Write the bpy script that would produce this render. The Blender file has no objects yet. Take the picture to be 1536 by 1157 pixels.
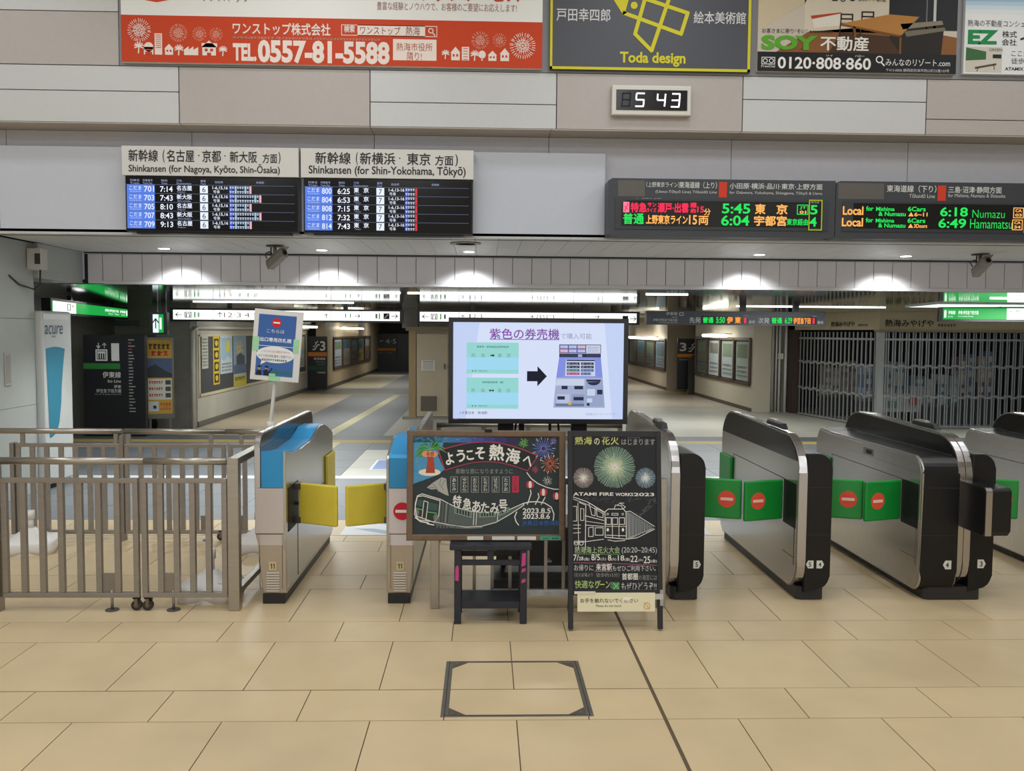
import bpy, bmesh, math, random
from mathutils import Vector, Matrix

random.seed(7)
SC = bpy.context.scene
COL = SC.collection

# ------------------------------------------------------------------ camera
def make_camera():
    yaw, pitch, roll = math.radians(1.8), math.radians(3.43), 0.0076
    fwd = Vector((math.sin(yaw) * math.cos(pitch), math.cos(yaw) * math.cos(pitch), -math.sin(pitch)))
    right = Vector((math.cos(yaw), -math.sin(yaw), 0))
    up = right.cross(fwd)
    c, s = math.cos(roll), math.sin(roll)
    r2 = right * c + up * s
    u2 = up * c - right * s
    cd = bpy.data.cameras.new('camera')
    cd.sensor_fit = 'HORIZONTAL'
    cd.sensor_width = 36
    cd.lens = 1350 / 1536 * 36
    cd.clip_end = 200
    co = bpy.data.objects.new('camera', cd)
    COL.objects.link(co)
    m = Matrix((r2, u2, -fwd)).transposed().to_4x4()
    m.translation = Vector((0, 0, 1.9))
    co.matrix_world = m
    SC.camera = co
make_camera()

# ------------------------------------------------------------------ light and exposure
SC.view_settings.view_transform = 'Standard'
SC.view_settings.look = 'None'
SC.view_settings.gamma = 1
SC.view_settings.use_curve_mapping = False
SC.view_settings.exposure = 0.08
W = bpy.data.worlds.new('world')
SC.world = W
W.use_nodes = True
W.node_tree.nodes['Background'].inputs[0].default_value = (0.9, 0.95, 1.0, 1)
W.node_tree.nodes['Background'].inputs[1].default_value = 0.12

def area(loc, sx, sy, power, col=(1, 1, 1), rot=(0, 0, 0), spread=None):
    l = bpy.data.lights.new('unseen_lamp', 'AREA')
    l.shape = 'RECTANGLE'
    l.size, l.size_y, l.energy, l.color = sx, sy, power, col
    if spread: l.spread = spread
    o = bpy.data.objects.new('unseen_lamp', l)
    COL.objects.link(o)
    o.location = loc
    o.rotation_euler = rot
    return o

HALL = (0.93, 0.975, 1.0)
for lx in (-5.5, -1.8, 1.8, 5.5):
    for ly, p in ((-3.0, 62), (2.2, 52), (5.4, 46), (7.7, 20)):
        area((lx, ly, 6.05), 1.3, 1.3 if ly < 7 else .5, p, HALL)  # the row nearest the facade is added to brighten it
# added unseen area lamps low on the back wall, brightening header and gate fronts
for lx in (-5.0, 1.0, 6.5):
    area((lx, -8.9, 1.75), 4.6, 2.3, 75, (0.97, 0.99, 1.0), (math.radians(90), 0, 0))
# added unseen area lamps that brighten the inner concourse and passages
def zceil(y):
    """height of the metal ceiling, which falls gently towards the passages"""
    return 2.465 - .0195 * min(max(y - 11.78, 0), 5.72)
COOL = (0.96, 1.0, 0.97)
for lx, ly, p in ((-6.2, 14.6, 22), (-3.2, 13.6, 70), (1.0, 13.6, 60), (5.2, 13.6, 70), (9.0, 14.6, 120), (-3.7, 18.8, 70), (4.8, 18.4, 80), (-3.6, 24.0, 60), (4.8, 24.0, 60), (-3.6, 31.0, 50), (4.8, 31.0, 50), (-3.6, 38.5, 40), (4.6, 38.0, 30)):
    area((lx, ly, min(2.40, zceil(ly) - .05) if ly < 21.5 else 2.40), 1.6, 0.25, p * .8, COOL)

# ------------------------------------------------------------------ materials
def lin(c):
    c = c / 255
    return c / 12.92 if c <= 0.04045 else ((c + 0.055) / 1.055) ** 2.4
def hexc(h):
    return (lin(int(h[0:2], 16)), lin(int(h[2:4], 16)), lin(int(h[4:6], 16)), 1)
_M = {}
def mat(h, rough=0.5, metal=0.0, emit=0.0, var=0.0, scale=6.0, bump=0.0, stretch=None, spec=0.5, island=0.0):
    key = (h, rough, metal, emit, var, scale, bump, stretch, spec, island)
    if key in _M: return _M[key]
    m = bpy.data.materials.new('m_' + h)
    m.use_nodes = True
    nt = m.node_tree
    b = nt.nodes['Principled BSDF']
    c = hexc(h)
    b.inputs['Base Color'].default_value = c
    b.inputs['Roughness'].default_value = rough
    b.inputs['Metallic'].default_value = metal
    b.inputs['Specular IOR Level'].default_value = spec
    if emit:
        b.inputs['Base Color'].default_value = (c[0] * .06, c[1] * .06, c[2] * .06, 1)
        b.inputs['Emission Color'].default_value = c
        b.inputs['Emission Strength'].default_value = emit
    if var or bump or island:
        tc = nt.nodes.new('ShaderNodeTexCoord')
        mp = nt.nodes.new('ShaderNodeMapping')
        nz = nt.nodes.new('ShaderNodeTexNoise')
        nt.links.new(tc.outputs['Object'], mp.inputs['Vector'])
        nt.links.new(mp.outputs['Vector'], nz.inputs['Vector'])
        if stretch: mp.inputs['Scale'].default_value = stretch
        nz.inputs['Scale'].default_value = scale
        nz.inputs['Detail'].default_value = 4
        hs = nt.nodes.new('ShaderNodeHueSaturation')
        hs.inputs['Color'].default_value = c
        mr = nt.nodes.new('ShaderNodeMapRange')
        mr.inputs[1].default_value, mr.inputs[2].default_value = 0.3, 0.7
        mr.inputs[3].default_value, mr.inputs[4].default_value = 1 - var, 1 + var
        nt.links.new(nz.outputs['Fac'], mr.inputs[0])
        val = mr.outputs[0]
        if island:
            ge = nt.nodes.new('ShaderNodeNewGeometry')
            m2 = nt.nodes.new('ShaderNodeMapRange')
            m2.inputs[3].default_value, m2.inputs[4].default_value = 1 - island, 1 + island
            nt.links.new(ge.outputs['Random Per Island'], m2.inputs[0])
            mu = nt.nodes.new('ShaderNodeMath')
            mu.operation = 'MULTIPLY'
            nt.links.new(val, mu.inputs[0])
            nt.links.new(m2.outputs[0], mu.inputs[1])
            val = mu.outputs[0]
        nt.links.new(val, hs.inputs['Value'])
        nt.links.new(hs.outputs['Color'], b.inputs['Base Color'])
        if bump:
            bp = nt.nodes.new('ShaderNodeBump')
            bp.inputs['Strength'].default_value = bump
            bp.inputs['Distance'].default_value = 0.01
            nt.links.new(nz.outputs['Fac'], bp.inputs['Height'])
            nt.links.new(bp.outputs['Normal'], b.inputs['Normal'])
    _M[key] = m
    return m
def ink(h): return mat(h, 0.6, spec=0.3)
def glow(h, e=1.0): return mat(h, 0.6, emit=e, spec=0.2)

STEEL = mat('A7A29A', 0.32, 0.9, var=0.05, scale=4, stretch=(1, 1, 30))
STEELD = mat('8F8A84', 0.38, 0.85, var=0.06, scale=5)
BRUSH = mat('B0ADA9', 0.25, 0.9, var=0.05, scale=9, stretch=(1, 6, 1))
CHROME = mat('B4B1B2', 0.2, 1.0)
BLACK = mat('121215', 0.4, var=0.06, spec=0.35)
BLACKM = mat('161518', 0.55, var=0.06, spec=0.3)
BLKGLASS = mat('080707', 0.16, spec=0.22)
BRONZE = mat('151416', 0.36, 0.1, var=0.05, scale=20, spec=0.35)
DARKGAP = mat('2A2826', 0.8)
WHITEP = mat('E6E4E2', 0.45, var=0.02)
CONC = mat('8A8680', 0.85, var=0.12, scale=3, bump=0.15)
CREAM = mat('D6D0C2', 0.7, var=0.05, scale=2)
GREENV = mat('0F8A35', 0.42, var=0.05, scale=8)
YELLOWV = mat('D9C745', 0.5, var=0.04, scale=10)
BLUEP = mat('2791CC', 0.38, var=0.03)
RED = ink('D8232F')
WHITE = ink('F2F0EC')

# ------------------------------------------------------------------ mesh builder
class MB:
    def __init__(s):
        s.bm = bmesh.new()
        s.mats = []
        s.M = None
    def mi(s, m):
        if m not in s.mats: s.mats.append(m)
        return s.mats.index(m)
    def v(s, p):
        p = Vector(p)
        if s.M is not None: p = s.M @ p
        return s.bm.verts.new(p)
    def face(s, pts, m, smooth=False):
        try:
            f = s.bm.faces.new([s.v(p) for p in pts])
        except ValueError:
            return None
        f.material_index = s.mi(m)
        f.smooth = smooth
        return f
    def box(s, x0, x1, y0, y1, z0, z1, m, bev=0.0, seg=2):
        vs = [s.v(p) for p in ((x0,y0,z0),(x1,y0,z0),(x1,y1,z0),(x0,y1,z0),(x0,y0,z1),(x1,y0,z1),(x1,y1,z1),(x0,y1,z1))]
        fs = []
        for q in ((0,3,2,1),(4,5,6,7),(0,1,5,4),(1,2,6,5),(2,3,7,6),(3,0,4,7)):
            f = s.bm.faces.new([vs[i] for i in q]); f.material_index = s.mi(m); fs.append(f)
        if bev:
            ed = list({e for f in fs for e in f.edges})
            bmesh.ops.bevel(s.bm, geom=ed, offset=bev, segments=seg, affect='EDGES', profile=0.5)
        return fs
    def prism(s, pts, a0, a1, axis, m, mper=None, mend=None, bev=0.0, seg=2):
        """pts: outline in the two remaining axes (x: (y,z), y: (x,z), z: (x,y)); a0..a1 along axis."""
        def mk(p, a):
            return {'x': (a, p[0], p[1]), 'y': (p[0], a, p[1]), 'z': (p[0], p[1], a)}[axis]
        A = [s.v(mk(p, a0)) for p in pts]
        B = [s.v(mk(p, a1)) for p in pts]
        n = len(pts)
        f1 = s.bm.faces.new(A); f1.material_index = s.mi(m)
        f2 = s.bm.faces.new(B[::-1]); f2.material_index = s.mi(mend or m)
        ed = list(f1.edges) + list(f2.edges)
        for i in range(n):
            f = s.bm.faces.new([A[(i+1) % n], A[i], B[i], B[(i+1) % n]])
            f.material_index = s.mi(mper or m)
        if bev:
            bmesh.ops.bevel(s.bm, geom=ed, offset=bev, segments=seg, affect='EDGES', profile=0.5)
    def cyl(s, p0, p1, r, m, n=14, r2=None, smooth=True):
        p0, p1 = Vector(p0), Vector(p1)
        d = (p1 - p0).normalized()
        a = d.orthogonal().normalized()
        b = d.cross(a)
        r2 = r if r2 is None else r2
        A, B = [], []
        for i in range(n):
            t = 2 * math.pi * i / n
            o = a * math.cos(t) + b * math.sin(t)
            A.append(s.v(p0 + o * r)); B.append(s.v(p1 + o * r2))
        k = s.mi(m)
        for i in range(n):
            f = s.bm.faces.new([A[i], A[(i+1) % n], B[(i+1) % n], B[i]]); f.material_index = k; f.smooth = smooth
        f = s.bm.faces.new(A[::-1]); f.material_index = k
        f = s.bm.faces.new(B); f.material_index = k
    def tube(s, pts, r, m, n=8):
        pts = [Vector(p) for p in pts]
        rings = []
        k = s.mi(m)
        ref = None
        for i, p in enumerate(pts):
            d = (pts[min(i+1, len(pts)-1)] - pts[max(i-1, 0)]).normalized()
            if ref is None: ref = d.orthogonal().normalized()
            a = (ref - d * ref.dot(d)).normalized()
            ref = a
            b = d.cross(a)
            rings.append([s.v(p + (a * math.cos(2*math.pi*j/n) + b * math.sin(2*math.pi*j/n)) * r) for j in range(n)])
        for A, B in zip(rings, rings[1:]):
            for j in range(n):
                f = s.bm.faces.new([A[j], A[(j+1) % n], B[(j+1) % n], B[j]]); f.material_index = k; f.smooth = True
        for R in (rings[0][::-1], rings[-1]):
            f = s.bm.faces.new(R); f.material_index = k
    def loft(s, rings, m, cap=True, smooth=True):
        k = s.mi(m)
        R = [[s.v(p) for p in r] for r in rings]
        n = len(R[0])
        for A, B in zip(R, R[1:]):
            for j in range(n):
                f = s.bm.faces.new([A[j], A[(j+1) % n], B[(j+1) % n], B[j]]); f.material_index = k; f.smooth = smooth
        if cap:
            for r in (R[0][::-1], R[-1]):
                f = s.bm.faces.new(r); f.material_index = k
    def obj(s, name, parent=None, local=False, label=None, cat=None, group=None, kind=None):
        """local: vertices are already in the parent's own frame; else they are world coordinates."""
        me = bpy.data.meshes.new(name)
        bm = s.bm
        bmesh.ops.recalc_face_normals(bm, faces=bm.faces[:]) if not getattr(s, 'keep', False) else None
        org = Vector((0, 0, 0))
        if parent is None and not local:
            xs = [v.co for v in bm.verts]
            org = Vector(((min(v.x for v in xs) + max(v.x for v in xs)) / 2, (min(v.y for v in xs) + max(v.y for v in xs)) / 2, min(v.z for v in xs)))
        elif parent is not None and not local:
            q, off = parent, Vector((0, 0, 0))
            while q is not None:
                off += q.location; q = q.parent
            bmesh.ops.translate(bm, vec=-off, verts=bm.verts[:])
        if org.length: bmesh.ops.translate(bm, vec=-org, verts=bm.verts[:])
        bm.to_mesh(me)
        bm.free()
        for m in s.mats: me.materials.append(m)
        o = bpy.data.objects.new(name, me)
        COL.objects.link(o)
        o.parent = parent
        if parent is None and not local: o.location = org
        tag(o, label, cat, group, kind)
        return o

def tag(o, label=None, cat=None, group=None, kind=None):
    if label: o['label'] = label
    if cat: o['category'] = cat
    if group: o['group'] = group
    if kind: o['kind'] = kind
def thing(name, label, cat, loc=(0, 0, 0), rz=0.0, group=None):
    o = bpy.data.objects.new(name, None)
    o.empty_display_size = 0.1
    COL.objects.link(o)
    o.location = loc
    o.rotation_euler = (0, 0, rz)
    tag(o, label, cat, group)
    return o
def copy_tree(o, parent=None):
    c = o.copy()
    COL.objects.link(c)
    c.parent = parent
    for ch in list(o.children): copy_tree(ch, c)
    return c
def struct(mb, name): return mb.obj(name, kind='structure')

# ------------------------------------------------------------------ lettering
_TC = {}
def glyphs(txt, bold=0.0, italic=0.0):
    key = (txt, bold, italic)
    if key in _TC: return _TC[key]
    c = bpy.data.curves.new('t', 'FONT')
    c.body = txt
    c.size = 1
    c.resolution_u = 3
    latin = all(ord(ch) < 0x250 for ch in txt)
    c.offset = bold if latin else 0.0
    c.shear = italic
    o = bpy.data.objects.new('t', c)
    me = o.to_mesh()
    vs = [(v.co.x, v.co.y) for v in me.vertices]
    fs = [tuple(p.vertices) for p in me.polygons]
    o.to_mesh_clear()
    bpy.data.objects.remove(o)
    bpy.data.curves.remove(c)
    if bold > 0 and not latin and vs:
        n0 = len(vs)
        base_v, base_f = vs, fs
        vs, fs = [], []
        for i, (dx, dy) in enumerate(((-bold, 0), (bold, 0), (0, bold), (0, -bold))):
            vs += [(x + dx, y + dy) for x, y in base_v]
            fs += [tuple(j + i * n0 for j in f) for f in base_f]
    if vs:
        bb = (min(v[0] for v in vs), max(v[0] for v in vs), min(v[1] for v in vs), max(v[1] for v in vs))
    else:
        bb = (0, 1, 0, 1)
    _TC[key] = (vs, fs, bb)
    return _TC[key]

class Board:
    """flat printed layout: layout units (x right, y down) map linearly onto a W x H rectangle"""
    def __init__(s, mb, O, U, V, rect, size, slope=0.0, eps=0.0012):
        s.mb, s.O, s.U, s.V = mb, Vector(O), Vector(U).normalized(), Vector(V).normalized()
        s.N = s.U.cross(s.V)
        s.x0, s.y0, s.x1, s.y1 = rect
        s.W, s.H = size
        s.slope, s.eps = slope, eps
        s.kx = s.W / (s.x1 - s.x0)
        s.ky = s.H / (s.y1 - s.y0)
    def P(s, x, y, l, xc=None):
        if s.slope:
            y = y - s.slope * ((x if xc is None else xc) - s.x0)
        return s.O + s.U * ((x - s.x0) * s.kx) - s.V * ((y - s.y0) * s.ky) + s.N * (l * s.eps)
    def poly(s, pts, m, l=1): return s.mb.face([s.P(x, y, l) for x, y in pts], m)
    def rect(s, x0, y0, x1, y1, m, l=1):
        xc = (x0 + x1) / 2
        return s.mb.face([s.P(x, y, l, xc) for x, y in ((x0, y1), (x1, y1), (x1, y0), (x0, y0))], m)
    def frame(s, x0, y0, x1, y1, w, m, l=2):
        s.rect(x0, y0, x1, y0 + w, m, l); s.rect(x0, y1 - w, x1, y1, m, l)
        s.rect(x0, y0 + w, x0 + w, y1 - w, m, l); s.rect(x1 - w, y0 + w, x1, y1 - w, m, l)
    def ell(s, cx, cy, rx, ry, m, l=1, n=28, a0=0, a1=2 * math.pi):
        s.poly([(cx + rx * math.cos(a0 + (a1 - a0) * i / n), cy + ry * math.sin(a0 + (a1 - a0) * i / n)) for i in range(n)][::-1], m, l)
    def ring(s, cx, cy, r, w, m, l=2, n=30, ry=None):
        ry = ry or r
        for i in range(n):
            a, b = 2 * math.pi * i / n, 2 * math.pi * (i + 1) / n
            s.poly([(cx + r * math.cos(a), cy + ry * math.sin(a)), (cx + r * math.cos(b), cy + ry * math.sin(b)),
                    (cx + (r - w) * math.cos(b), cy + (ry - w) * math.sin(b)), (cx + (r - w) * math.cos(a), cy + (ry - w) * math.sin(a))], m, l)
    def line(s, pts, w, m, l=2, closed=False):
        if closed: pts = list(pts) + [pts[0]]
        for iq, ((ax, ay), (bx, by)) in enumerate(zip(pts, pts[1:])):
            d = math.hypot(bx - ax, by - ay)
            if d < 1e-6: continue
            nx, ny = -(by - ay) / d * w / 2, (bx - ax) / d * w / 2
            ex, ey = (bx - ax) / d * w * .3, (by - ay) / d * w * .3
            s.poly([(ax + nx - ex, ay + ny - ey), (ax - nx - ex, ay - ny - ey), (bx - nx + ex, by - ny + ey), (bx + nx + ex, by + ny + ey)], m, l + .15 * (iq % 3))
    def text(s, x0, y0, x1, y1, txt, m, l=2, bold=0.0, italic=0.0, rot=0.0):
        vs, fs, bb = glyphs(txt, bold, italic)
        if not vs: return
        sx = (x1 - x0) / max(bb[1] - bb[0], 1e-6)
        sy = (y1 - y0) / max(bb[3] - bb[2], 1e-6)
        xc, yc = (x0 + x1) / 2, (y0 + y1) / 2
        cr, sr = math.cos(rot), math.sin(rot)
        V = []
        nb = s.nbase(txt, bold, len(vs))
        for iv, (vx, vy) in enumerate(vs):
            px, py = x0 + (vx - bb[0]) * sx - xc, y1 - (vy - bb[2]) * sy - yc
            qx, qy = xc + px * cr - py * sr, yc + px * sr + py * cr
            xx, yy = qx, qy + s.slope * (qx - xc)
            V.append(s.mb.v(s.P(xx, yy, l + .22 * (iv // nb))))
        k = s.mb.mi(m)
        for f in fs:
            try:
                q = s.mb.bm.faces.new([V[i] for i in f]); q.material_index = k
            except ValueError:
                pass
    def nbase(s, txt, bold, n):
        return n // 4 if bold > 0 and not all(ord(ch) < 0x250 for ch in txt) else n
    def fuzz(s, x0, y0, x1, y1, m, l=2, n=6, seed=1):
        """a run of print too small to read: short strokes"""
        r = random.Random(seed)
        w = (x1 - x0) / n
        for i in range(n):
            a = x0 + i * w
            s.rect(a + w * .08, y0 + (y1 - y0) * r.uniform(0, .15), a + w * r.uniform(.75, .92), y0 + (y1 - y0) * r.uniform(.35, .5), m, l)
            s.rect(a + w * r.uniform(.1, .4), y0, a + w * r.uniform(.45, .65), y1, m, l)
            s.rect(a + w * .1, y1 - (y1 - y0) * .22, a + w * r.uniform(.6, .9), y1, m, l)
    def burst(s, cx, cy, r0, r1, n, w, m, l=3, seed=0, jit=.15):
        r = random.Random(seed)
        for i in range(n):
            a = 2 * math.pi * (i + r.uniform(-.25, .25)) / n
            k = 1 - r.uniform(0, jit)
            s.line([(cx + r0 * math.cos(a), cy + r0 * math.sin(a)), (cx + r1 * k * math.cos(a), cy + r1 * k * math.sin(a))], w, m, l + .07 * (i % 9))
def front_board(mb, x0, x1, z0, z1, y, rect, slope=0.0, eps=0.0012):
    return Board(mb, (x0, y, z1), (1, 0, 0), (0, 0, 1), rect, (x1 - x0, z1 - z0), slope, eps)
def no_entry(B, cx, cy, r, red=None, bar=None, l=3, ry=None, tilt=0.0):
    B.ell(cx, cy, r, ry or r, red or RED, l)
    q = ry or r
    B.poly([(cx - r*.72, cy - q*.17 - tilt), (cx - r*.72, cy + q*.17 - tilt), (cx + r*.72, cy + q*.17 + tilt), (cx + r*.72, cy - q*.17 + tilt)], bar or WHITE, l + 1)

# ================================================================== the setting
TILE = mat('CAB48F', 0.33, var=0.07, scale=2.2, island=0.035)
GTILE = mat('73777D', 0.42, var=0.04, scale=3, island=0.03)
DTILE = mat('5F6064', 0.42, var=0.05, scale=3)
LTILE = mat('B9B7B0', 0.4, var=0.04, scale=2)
WTILE = mat('B5A58C', 0.4, var=0.06, scale=1.5)
TACT = mat('C9BE92', 0.5, var=0.05)
TACTY = mat('B59A4E', 0.5, var=0.06)

def build_floor():
    mb = MB()
    g = 0.0028
    mb.box(-9, 10.6, -9, 8.30, -0.10, -0.004, mat('5A4B38', 0.8))
    rows = []
    y = 3.555 - 1.125 * 9
    k = 0
    while y < 8.2:
        for h, typ in ((0.745, 'A'), (0.38, 'B')):
            rows.append((y, min(y + h, 8.29), typ)); y += h
    for y0, y1, typ in rows:
        if y0 >= 8.28: continue
        xl = 0.885 - 0.715 * 14 if typ == 'A' else 0.885 - 0.3575 - 0.715 * 13
        left = [xl + 0.715 * i for i in range(16)]
        left = [q for q in left if q < 0.86] + [0.897]
        ph = 0.3575 if typ == 'A' else 0.715
        right = [0.911] + [0.907 + ph + 0.715 * i for i in range(15) if 0.907 + ph + .715 * i < 10.6] + [10.6]
        for xs in (left, right):
            for a, b in zip(xs, xs[1:]):
                # the inspection cover keeps its own cut tiles
                mb.box(a + g, b - g, y0 + (g * 1.9 if abs(y0 - 4.68) < .02 and a < .9 else g), y1 - (g * 1.9 if abs(y1 - 4.68) < .02 and a < .9 else g), -0.02, 0.0, TILE)
    return struct(mb, 'floor')
build_floor()

def build_inner_floor():
    mb = MB()
    mb.box(-9, 13, 8.30, 46, -0.10, -0.003, mat('55565A', 0.7))
    # grey tiles with fine joints
    ys = [8.98, 9.69, 10.41, 11.52]
    for a, b in zip(ys, ys[1:]):
        for i in range(31):
            x = -9 + i * 0.7133
            mb.box(x + .003, x + .710, a + .003, b - .003, -0.02, 0.0, GTILE)
    for i in range(31):
        x = -9 + i * 0.7133
        mb.box(x + .003, x + .710, 8.30, 8.977, -0.02, 0.0, TILE)
    mb.box(2.64, 2.96, 8.98, 11.52, -0.01, 0.0015, TACT)
    mb.box(-9, 13, 11.523, 11.74, -0.02, 0.0, mat('C9C9C6', 0.5))
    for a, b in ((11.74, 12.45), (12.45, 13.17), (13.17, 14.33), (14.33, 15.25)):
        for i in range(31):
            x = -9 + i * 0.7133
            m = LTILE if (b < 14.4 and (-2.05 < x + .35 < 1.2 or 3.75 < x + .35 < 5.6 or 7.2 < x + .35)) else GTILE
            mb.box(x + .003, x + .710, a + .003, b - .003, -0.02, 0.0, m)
    mb.box(-9, 13, 15.25, 15.62, -0.02, 0.0, TACTY)
    mb.box(-9, 13, 15.62, 16.3, -0.02, 0.0, DTILE)
    mb.box(-9, -5.5, 16.3, 46, -0.02, 0.0, DTILE)
    mb.box(-5.5, -3.86, 16.3, 26.6, -0.02, 0.0, WTILE)
    mb.box(-3.86, -1.82, 16.3, 26.6, -0.02, 0.0, mat('686A70', 0.42, var=0.05, scale=2))
    mb.prism([(-2.92, 16.3), (-2.70, 16.3), (-2.44, 26.6), (-2.65, 26.6)], -.002, .002, 'z', TACT)
    mb.prism([(-2.86, 16.3), (-2.83, 16.3), (-2.58, 26.6), (-2.61, 26.6)], .0, .0045, 'z', mat('D6CDA6', .5)); mb.prism([(-2.79, 16.3), (-2.76, 16.3), (-2.50, 26.6), (-2.53, 26.6)], .0, .0045, 'z', mat('D6CDA6', .5))
    mb.box(-2.84, -2.42, 14.35, 15.25, -.002, .002, TACT)
    mb.box(-1.82, 2.6, 16.3, 26.6, -0.02, 0.0, mat('A9A59C', 0.4, var=0.04))
    mb.box(-5.5, 2.6, 26.6, 27.0, -0.02, 0.0, TACTY)
    mb.box(-5.5, 2.6, 27.0, 29.6, -0.02, 0.0, mat('6A655E', 0.42, var=0.06))
    mb.box(-5.5, -3.4, 29.6, 39.0, -0.02, 0.0, mat('B3A588', 0.4, var=0.05))
    mb.box(-3.4, 2.6, 29.6, 39.0, -0.02, 0.0, mat('7A746C', 0.42, var=0.05))
    mb.box(-5.5, 2.6, 39.0, 46, -0.02, 0.0, DTILE)
    mb.box(2.6, 13, 16.3, 22.5, -0.02, 0.0, mat('B5B1A6', 0.36, var=0.05, scale=2))
    mb.box(2.6, 13, 22.5, 27.3, -0.02, 0.0, mat('A4998A', 0.36, var=0.05, scale=2))
    mb.box(2.6, 13, 27.3, 29.3, -0.02, 0.0, mat('8C7A54', 0.4, var=0.12, scale=1))
    mb.box(2.6, 13, 29.3, 46, -0.02, 0.0, mat('A89A88', 0.4, var=0.05, scale=2))
    return struct(mb, 'floor')
build_inner_floor()

def build_front_wall():
    """upper facade: alternating white and beige panels, stepped back band, white display panel"""
    Y = 9.25
    PW = mat('CBCCCC', 0.34, var=0.015, scale=40)
    PB = mat('B8B0AC', 0.42, var=0.02, scale=30)
    PG = mat('8C8D92', 0.5, var=0.02)
    mb = MB()
    mb.box(-9, 10.6, Y + 0.03, 9.66, 3.97, 6.3, DARKGAP)
    seams = [-8.76, -6.86, -4.96, -3.06, -1.16, 0.72, 2.62, 4.52, 6.42, 8.32, 10.55]
    hl = {-3: 4.265, -1: 4.197, 1: 4.28, 2: 4.11}
    for i, (a, b) in enumerate(zip(seams, seams[1:])):
        k = i - 4
        m = PW if k % 2 else PB
        if b < -3.0: m = PW
        z = {-1: None}.get(9, None)
        cuts = [3.953]
        if b <= -3.0: cuts.append(4.265)
        elif abs(a + 1.16) < .01: cuts.append(4.197)
        elif abs(a - 2.62) < .01: cuts.append(4.28)
        elif abs(a - 4.52) < .01: cuts.append(4.11)
        cuts.append(4.513)
        if abs(a + 1.16) < .01 or abs(a - 2.62) < .01: m = PW
        elif a > -3.1: m = PB
        for c, d in zip(cuts, cuts[1:]):
            mb.box(a + .003, b - .003, Y, Y + .05, c + .0025, d - .0025, m, .002, 1)
    mb.box(-9, -3.645, Y, Y + .05, 4.516, 5.035, PB, .002, 1)
    mb.box(-9, -3.645, Y, Y + .05, 5.04, 5.55, PW, .002, 1)
    mb.box(-9, -3.645, Y, Y + .05, 5.555, 6.3, PB, .002, 1)
    mb.box(-3.64, 10.6, Y, Y + .05, 4.516, 6.3, PG)
    # underside of the projecting facade and the band set back beneath it
    US = mat('BDB3A8', 0.6)
    RB = mat('C4C4CC', 0.42, var=0.02, scale=20)
    s2 = [-9, -4.95, -3.05, -1.16, 0.67, 2.61, 4.51, 6.4, 8.3, 10.6]
    for a, b in zip(s2, s2[1:]):
        mb.box(a + .003, b - .003, Y + .005, 9.6, 3.945, 3.955, US)
        mb.box(a + .003, b - .003, 9.6, 9.64, 3.40, 3.942, RB)
    mb.box(-9, 10.6, 9.64, 9.68, 2.87, 3.97, DARKGAP)
    struct(mb, 'wall_front')
    mb = MB()
    PW2 = mat('C6CAD5', 0.4, var=0.015, scale=40)
    for a, b in ((-9, -4.985), (-4.98, -3.7), (-3.7, -1.89), (-1.89, -.12), (-.12, 1.256)):
        mb.box(a, b, 9.5, 9.62, 2.885, 3.763, PW2)
    mb.box(1.256, 10.6, 9.5, 9.62, 2.885, 3.46, mat('8D8E92', 0.5))
    struct(mb, 'trim_1')
build_front_wall()

def build_soffit():
    mb = MB()
    S = mat('D0CDC8', 0.42, var=0.02)
    z = 2.872
    for i in range(66):
        x = -5.10 + i * .25
        if x > 10.4: break
        for a, b in ((9.5, 10.05), (10.05, 10.6), (10.6, 11.15), (11.15, 11.68)):
            mb.box(x + .002, x + .248, a + .002, b - .002, z, z + .02, S)
    mb.box(-5.3, 10.6, 9.5, 11.8, z + .022, z + .05, DARKGAP)
    struct(mb, 'ceiling')
    mb = MB()
    H = mat('E0DEE5', 0.42, var=0.015)
    mb.box(-5.10, 10.6, 11.715, 11.78, 2.475, 2.85, DARKGAP)
    mb.box(-5.05, -4.87, 11.70, 11.75, 2.475, 2.845, H)
    for i in range(62):
        x = -4.865 + i * .249
        mb.box(x + .004, x + .245, 11.70, 11.75, 2.512, 2.845, H)
    mb.box(-4.87, 10.6, 11.694, 11.78, 2.472, 2.510, H)
    mb.box(-5.1, 10.6, 11.694, 11.70, 2.855, 2.872, DARKGAP)  # dark strip painted in as the shadow line above the header
    struct(mb, 'wall_header')
    # left side wall and the return above the vending machine
    mb = MB()
    LW = mat('ACB0AC', 0.42, var=0.02)
    for z0, z1 in ((0, 1.02), (1.02, 2.005), (2.005, 2.872)):
        mb.box(-5.6, -5.17, 9.5, 10.545, z0 + .002, z1 - .002, LW)
    mb.box(-5.58, -5.19, 9.52, 10.53, 0, 2.87, DARKGAP)
    struct(mb, 'wall_left')
    mb = MB()
    mb.box(-5.6, -5.12, 10.55, 11.70, 2.475, 2.872, LW)
    struct(mb, 'wall_left')
build_soffit()

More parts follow.
